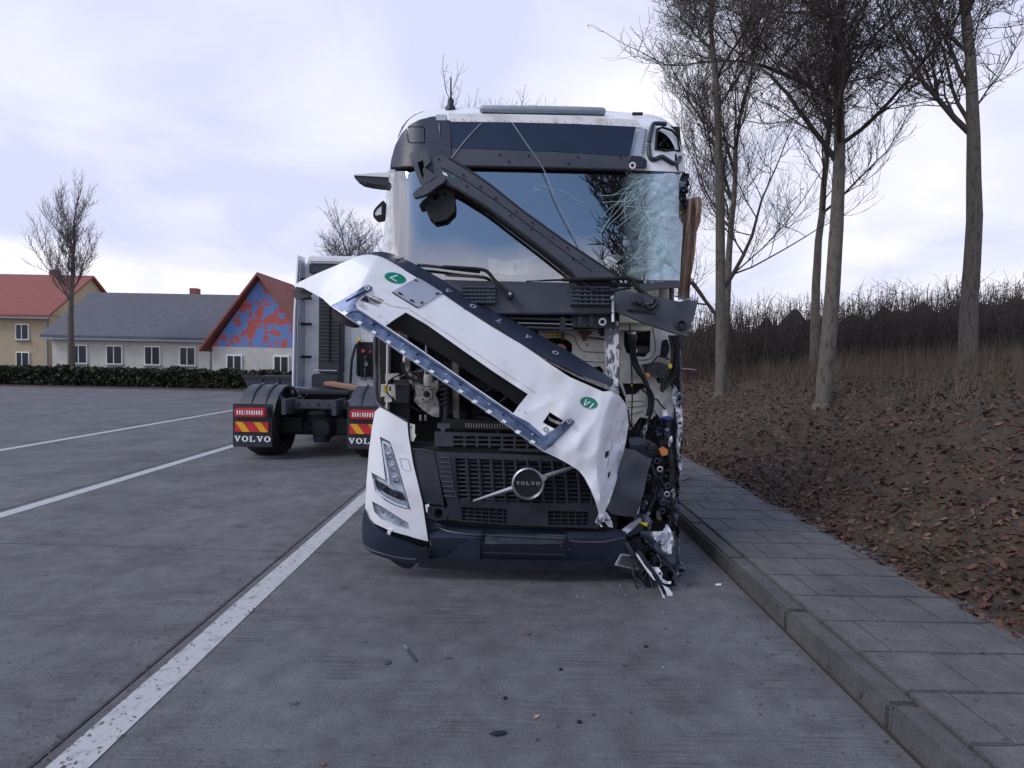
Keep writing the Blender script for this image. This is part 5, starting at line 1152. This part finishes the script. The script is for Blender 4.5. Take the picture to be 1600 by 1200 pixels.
box('axle', (XC, 5.55, .50), (1.8, .14, .14), black, TR); box('rear_axle', (XC, 9.3, .50), (1.5, .2, .2), black, TR)
box('fifth_wheel', (XC, 9.0, 1.12), (.9, .9, .08), dark, TR, bev=.03)
box('sump', (XC, 5.2, .45), (.8, .8, .35), black, TR, bev=.05)

# ================================================================== parked tractor unit on the left, seen from behind
TX, TY = -3.37, 9.0
T2 = thing('parked_tractor_unit', 'white tractor unit without a trailer parked in the next bay, seen from behind', 'truck', (TX, TY, 0))
for s in (-1, 1):
    box('chassis_rail', (TX+s*.42, TY+2.7, .90), (.08, 5.0, .26), trim, T2)
    box('chassis_cover', (TX+s*.75, TY+1.9, .93), (.35, 1.6, .03), trim, T2)
    wheel(T2, TX+s*.93, TY+.9, .50, w_=.58, side=s); wheel(T2, TX+s*1.02, TY+4.9, .50, side=s)
    # wing over the rear wheels
    ww = Matrix.Identity(3)
    pts = []
    for i in range(11):
        a = math.pi*(i/10); pts.append((TY+.9-.64*math.cos(a), .58+.66*math.sin(a)))
    inner = [(TY+.9-.60*math.cos(math.pi*i/10), .58+.62*math.sin(math.pi*i/10)) for i in range(10, -1, -1)]
    panel('wheel_wing', pts+inner, lambda a, b, s=s: Vector((TX+s*.93-.31, a, b)), trim, T2, th=.62, step=.3, back=(1, 0, 0))
    for k in (-.12, .12): panel('wing_strap', [(q[0], q[1]+.012) for q in pts[:6]]+[(q[0], q[1]+.03) for q in pts[:6][::-1]], lambda a, b, s=s, k=k: Vector((TX+s*.93+k-.02, a, b)), dark, T2, th=.04, step=.3, back=(1, 0, 0))
    fx = TX+s*.95+.02
    fl = box('mud_flap', (fx, TY+.20, .585), (.66, .03, .72), dark, T2, bev=.01)
    box('lamp_housing', (fx, TY+.15, .81), (.60, .06, .20), dark, T2, bev=.02)
    ta = box('tail_lamp', (fx+.0, TY+.11, .81), (.52, .05, .155), red, T2, bev=.02)
    for k in range(11): box('lamp_facet', (fx-.20+k*.04, TY+.082, .81), (.022, .01, .07), stickw if k > 3 or k < 3 else silver, ta, bev=.003)
    rp = box('chevron_plate', (fx, TY+.165, .565), (.56, .02, .17), redref, T2, bev=.004)
    for k in range(2):
        x0 = fx-.27+k*.30
        mesh_obj('chevron_stripe', [(x0, TY+.152, .647), (x0+.12, TY+.152, .647), (x0+.24, TY+.152, .483), (x0+.12, TY+.152, .483)], [(3, 2, 1, 0)], yelref, rp, smooth=False)
    # VOLVO on the flap
    for i, ch in enumerate('VOLVO'):
        o_, hs = GL[ch]; A = .108
        mp3 = lambda q, i=i: (fx-.30+i*.124+q[0]*A, .315+q[1]*.095)
        panel('letter', [mp3(q) for q in o_], lambda a, b: Vector((a, TY+.178, b)), stickw, fl, holes=[[mp3(q) for q in h] for h in hs], th=.006, step=.5)
bmk = box('rear_crossmember', (TX-.02, TY+.55, .93), (1.15, .10, .16), trim, T2, bev=.02)
for k in range(6): lathe('crossmember_hole', (TX-.45+k*.17, TY+.495, .93), [(0, 0), (.03 if k % 2 else .018, 0), (.03 if k % 2 else .018, .01)], black, bmk, n=12)
for s in (-1, 1):
    ptube_pts = [(TX+s*.52, TY+.56, .93), (TX+s*.60, TY+.58, .99), (TX+s*.72, TY+.60, 1.10)]
    tube('crossmember_arm', ptube_pts, .05, trim, T2)
lathe('air_spring', (TX-.05, TY+.9, .42), [(0, 0), (.22, 0), (.25, .05), (.22, .12), (.26, .18), (.22, .25), (.25, .31), (.2, .36), (0, .36)], rubber, T2, axis='Z', n=26)
lathe('air_tank', (TX+.02, TY+.8, .25), [(0, 0), (.14, 0), (.15, .04), (.15, .16), (0, .16)], dark, T2, axis='Z', n=22)
box('rear_axle', (TX, TY+.9, .50), (1.5, .25, .28), black, T2, bev=.05)
box('fifth_wheel', (TX+.02, TY+1.25, 1.12), (.95, .85, .07), dark, T2, bev=.03)
box('underframe_light_block', (TX, TY+2.1, .62), (1.7, 1.6, .55), black, T2, bev=.04)  # added black block, fills the gap below the chassis and seals out light
lathe('differential', (TX+.05, TY+.62, .50), [(0, 0), (.15, .02), (.22, .12), (.22, .3)], rubber, T2, n=20)
box('rear_underrun', (TX-.55, TY+.75, .55), (.5, .1, .25), black, T2)
box('fifth_wheel_base', (TX, TY+1.3, 1.04), (.7, .5, .12), black, T2, bev=.02)
for i in range(34):
    x, y = TX+random.uniform(-.6, .7), TY+random.uniform(.6, 3.2); z = random.uniform(.6, 1.1)
    tube('air_line', [(x, y, z), (x+random.uniform(-.2, .2), y+.25, z+random.uniform(-.1, .15)), (x+random.uniform(-.3, .3), y+.6, z+random.uniform(-.1, .1))], random.choice((.014, .02, .03)), random.choice((rubber, dark, trim, alu)), T2, n=6)
for i in range(24): box('chassis_component', (TX+random.uniform(-.6, .8), TY+random.uniform(.9, 3.0), random.uniform(.55, 1.08)), (random.uniform(.08, .26), .2, random.uniform(.06, .2)), random.choice((black, dark, rubber, trim)), T2, bev=.02)
CY = TY+3.15                                # back of the cab
cr_ = [(-1.235, 1.05), (-1.235, 3.2), (-1.22, 3.7), (-1.12, 3.86), (-.9, 3.93), (0, 3.96), (.9, 3.93), (1.12, 3.86), (1.22, 3.7), (1.235, 3.2), (1.235, 1.05)]
rgs = [[Vector((TX+x*k, CY+dy, z)) for x, z in cr_] for dy, k in ((.0, .975), (.05, 1), (2.0, 1), (2.25, .94))]
loft('cab_shell', rgs, white, T2)
mesh_obj('back_wall', rgs[0], [tuple(range(len(cr_)-1, -1, -1))], primer if 0 else white, T2, smooth=False)
mesh_obj('cab_front', rgs[-1], [tuple(range(len(cr_)))], frit, T2, smooth=False)
for k in range(5): box('pressed_rib', (TX+.42, CY-.005, 2.32+k*.16), (.62-.04*k, .02, .022), white, T2, bev=.009)
tube('pressed_arch', [(TX+.02, CY-.005, 1.9), (TX+.02, CY-.005, 2.8), (TX+.14, CY-.005, 3.0), (TX+.6, CY-.005, 3.05), (TX+1.0, CY-.005, 3.0)], .018, white, T2, n=8)
tube('pressed_arch', [(TX-.16, CY-.005, 1.5), (TX-.16, CY-.005, 3.3)], .014, white, T2, n=8)
# louvred air intake stack
IS = box('intake_stack', (TX-.53, CY-.17, 2.55), (.48, .30, 2.3), dark, T2, bev=.03)
for k in range(24): box('intake_louvre', (TX-.53, CY-.335, 1.70+k*.075), (.44, .03, .022), trim, IS, bev=.006)
box('intake_divider', (TX-.52, CY-.35, 2.6), (.035, .03, 1.9), black, IS)
box('intake_box', (TX-.60, CY-.20, 1.22), (.60, .34, .34), dark, T2, bev=.03); box('intake_band', (TX-.60, CY-.375, 1.47), (.5, .015, .02), silver, T2)
box('lower_tank', (TX-.62, CY-.15, .90), (.68, .36, .42), black, T2, bev=.03)
box('upper_deflector_rear', (TX+.1, CY-.10, 3.84), (2.3, .20, .16), white, T2, bev=.04)
box('deflector_shade', (TX+.0, CY-.06, 3.66), (2.1, .12, .22), strip, T2, bev=.02)
for s in (-1, 1):
    f = panel('side_fairing', [(CY-.55, .98), (CY-.48, 2.6), (CY-.28, 3.9), (CY+.1, 3.92), (CY+.1, .98)], lambda a, b, s=s: Vector((TX+s*1.24, a, b)), white, T2, th=.03, step=.5, back=(-s, 0, 0))
    panel('fairing_inner', [(CY-.45, 1.1), (CY-.40, 2.6), (CY-.26, 3.8), (CY-.02, 3.8), (CY-.02, 1.1)], lambda a, b, s=s: Vector((TX+s*1.19, a, b)), silver, T2, th=.02, step=.5, back=(-s, 0, 0))
    for z in (1.75, 2.45, 3.0, 3.4): box('fairing_stay', (TX+s*1.08, CY-.22, z), (.26, .05, .06), black, T2)
    box('side_skirt', (TX+s*1.21, TY+3.3, .62), (.05, 1.6, .60), white, T2, bev=.03)
    box('mirror', (TX+s*1.42, CY+1.7, 2.7), (.16, .12, .6), dark, T2, bev=.04)
box('suzie_panel', (TX+.40, CY-.10, 1.72), (.80, .16, .75), black, T2, bev=.03)
for i, (x, z, m_) in enumerate(((.16, 1.90, red), (.30, 1.88, red), (.22, 1.62, alu), (.45, 1.6, alu))): lathe('air_coupling', (TX+x, CY-.22, z), [(0, 0), (.04, 0), (.045, .05)], m_, T2, n=12)
for i in range(9):
    x0 = TX+.06+i*.075
    cpts = [(x0+.03*math.cos(a*2.1), CY-.24+.03*math.sin(a*2.1), 1.95-.02*a-.16*abs(math.sin(i))) for a in range(28)]
    tube('coiled_air_line', cpts, .012, (rubber, dark, rag)[i % 3], T2, n=5)
tube('air_hose', [(TX-.10, CY-.25, 1.2), (TX-.06, CY-.3, 1.7), (TX+.02, CY-.3, 2.0), (TX+.10, CY-.25, 2.1)], .03, rubber, T2)
box('air_filter_cap', (TX+.07, CY-.2, 2.13), (.07, .07, .12), yellow, T2)
lathe('exhaust_housing', (TX-.05, CY-.16, 2.95), [(0, -.1), (.28, -.08), (.30, 0), (.28, .08), (0, .1)], black, T2, axis='Y', n=28)
card = box('cardboard_piece', (TX+.20, TY+1.45, 1.215), (.62, .45, .06), mat('cardboard', (.36, .20, .12), .8, var=.15), None, rot=Matrix.Rotation(.15, 3, 'Y'), bev=.005)
tag(card, 'brown cardboard piece lying on the coupling plate of the parked tractor', 'cardboard')

sk = thing('skip', 'dark blue low skip standing beyond the parked tractor unit', 'skip', (-6.6, 17, 0))
panel('skip_side', [(-7.9, 1.15), (-5.3, 1.15), (-5.7, .15), (-7.5, .15)], lambda a, b: Vector((a, 16.3, b)), strip, sk, th=1.5, step=.6)
box('skip_rim', (-6.6, 16.28, 1.15), (2.66, .06, .08), dark, sk)
for k in range(4): box('skip_rib', (-7.35+k*.5, 16.27, .65), (.06, .05, .92), strip, sk)
bn = thing('waste_bin', 'small red bin standing before the painted house', 'bin', (-10.2, 28.5, 0))
box('bin_body', (-10.2, 28.5, .55), (.6, .6, 1.1), mat('red_paint', (.22, .03, .04), .6), bn, taper=1.1, bev=.04); box('bin_lid', (-10.2, 28.5, 1.15), (.72, .7, .10), dark, bn, bev=.03)
# ------------------------------------------------------------------ small things on the ground
def lay(name, pts, m_, th, lab, cat, group=None, z=.006):
    o = panel(name, [(G(x, y).x, G(x, y).y) for x, y in pts], lambda a, b: Vector((a, b, z+th)), m_, None, th=th, step=.3, back=(0, 0, -1))
    return tag(o, lab, cat, group)
lay('plastic_strip', [(626, 1005), (629, 1004), (651, 1034), (649, 1036)], rag, .006, 'thin dark plastic strip lying alone on the bare concrete in front of the truck', 'debris')
lay('pale_leaf', [(834, 1122), (840, 1119), (843, 1121), (838, 1124)], mat('pale_leaf', (.5, .33, .2), .8), .003, 'pale orange leaf on the ribbed concrete near the bottom edge', 'leaf')
lay('brown_leaf', [(820, 991), (825, 989), (830, 991), (825, 993)], mat('brown_leaf', (.20, .09, .06), .8), .003, 'small brown leaf on the concrete below the bumper', 'leaf')
lay('rusty_leaf', [(501, 1194), (507, 1192), (508, 1198), (502, 1199)], mats['brown_leaf'], .003, 'rusty leaf at the bottom left corner of the road', 'leaf')
lay('black_scrap', [(764, 1149), (773, 1145), (790, 1144), (791, 1149), (775, 1152)], dark, .004, 'flat black scrap lying on the ribbed concrete in the foreground', 'debris')
lay('wet_flake', [(600, 1035), (609, 1032), (610, 1038), (602, 1040)], rag, .003, 'dark round flake beside the plastic strip', 'debris')
for i, (x, y, lab) in enumerate(((789, 1092, 'black pebble on the concrete in the middle foreground'), (905, 1129, 'black pebble right of the pale orange leaf'), (876, 1047, 'small dark pebble on the smooth concrete right of centre'), (1009, 1011, 'dark pebble below the hanging wreckage'))):
    p = G(x, y); o = lathe('pebble', p+Vector((0, 0, .0)), [(0, 0), (.010, .0), (.012, .005), (.007, .011), (0, .012)], black, None, axis='Z', n=9); tag(o, lab, 'pebble', 'pebbles on the road')
lay('clear_shard', [(1118, 914), (1127, 913.5), (1127, 916), (1118, 916.5)], stickw, .004, 'white plastic shard by the kerb at the concrete joint', 'debris')
V, F = [], []
rnd = random.Random(12)
for i in range(36):                        # bits of glass and plastic below the broken corner
    x = 1.05+rnd.gauss(0, .42); y = 4.25+rnd.gauss(0, .45)
    if x > 1.8: continue
    s = rnd.uniform(.002, .006); b = len(V); a = rnd.uniform(0, 6)
    for k in range(3): V.append(Vector((x+s*math.cos(a+k*2.1), y+s*math.sin(a+k*2.1), .004)))
    V.append(Vector((x, y, .004+s))); F += [(b, b+1, b+3), (b+1, b+2, b+3), (b+2, b, b+3)]
tag(mesh_obj('glass_crumbs', V, F, teal, smooth=False), 'tiny crumbs of glass scattered under the broken corner', 'glass', kind='stuff')
V, F = [], []
for i in range(3200):                       # needles, grit and leaf bits, thick along the painted line and kerb
    q = rnd.random()
    if q < .42: x = -2.0+rnd.gauss(0, .25); y = 2.2+rnd.random()**1.4*8
    elif q < .75: x = KX-.02-abs(rnd.gauss(0, .28)); y = 2.2+rnd.random()*9
    else: x = rnd.uniform(-5, 1.8); y = 2+rnd.random()*9
    s = rnd.uniform(.004, .013); a = rnd.uniform(0, 3.14); b = len(V); e1 = Vector((math.cos(a), math.sin(a), 0))*s; e2 = Vector((-math.sin(a), math.cos(a), 0))*s*rnd.uniform(.15, .5)
    c = Vector((x, y, .007)); V += [c-e1, c+e2, c+e1+Vector((0, 0, .003)), c-e2]; F.append((b, b+1, b+2, b+3))
tag(mesh_obj('road_litter', V, F, leafm, smooth=False), 'tiny leaf bits and grit scattered over the concrete', 'litter', kind='stuff')
rl = bpy.data.objects.get('road_litter')
tape = tube('barrier_tape', [W(1062, 576, 15), W(1075, 576.5, 15), W(1088, 578, 15)], .018, mat('pink_tape', (.34, .22, .27), .6), None, n=6)
tag(tape, 'faded pink and white tape hanging between the bushes behind the bank', 'tape')
print('objects', len(bpy.data.objects), 'tris', sum(len(o.data.polygons) for o in bpy.data.objects if o.type == 'MESH'))
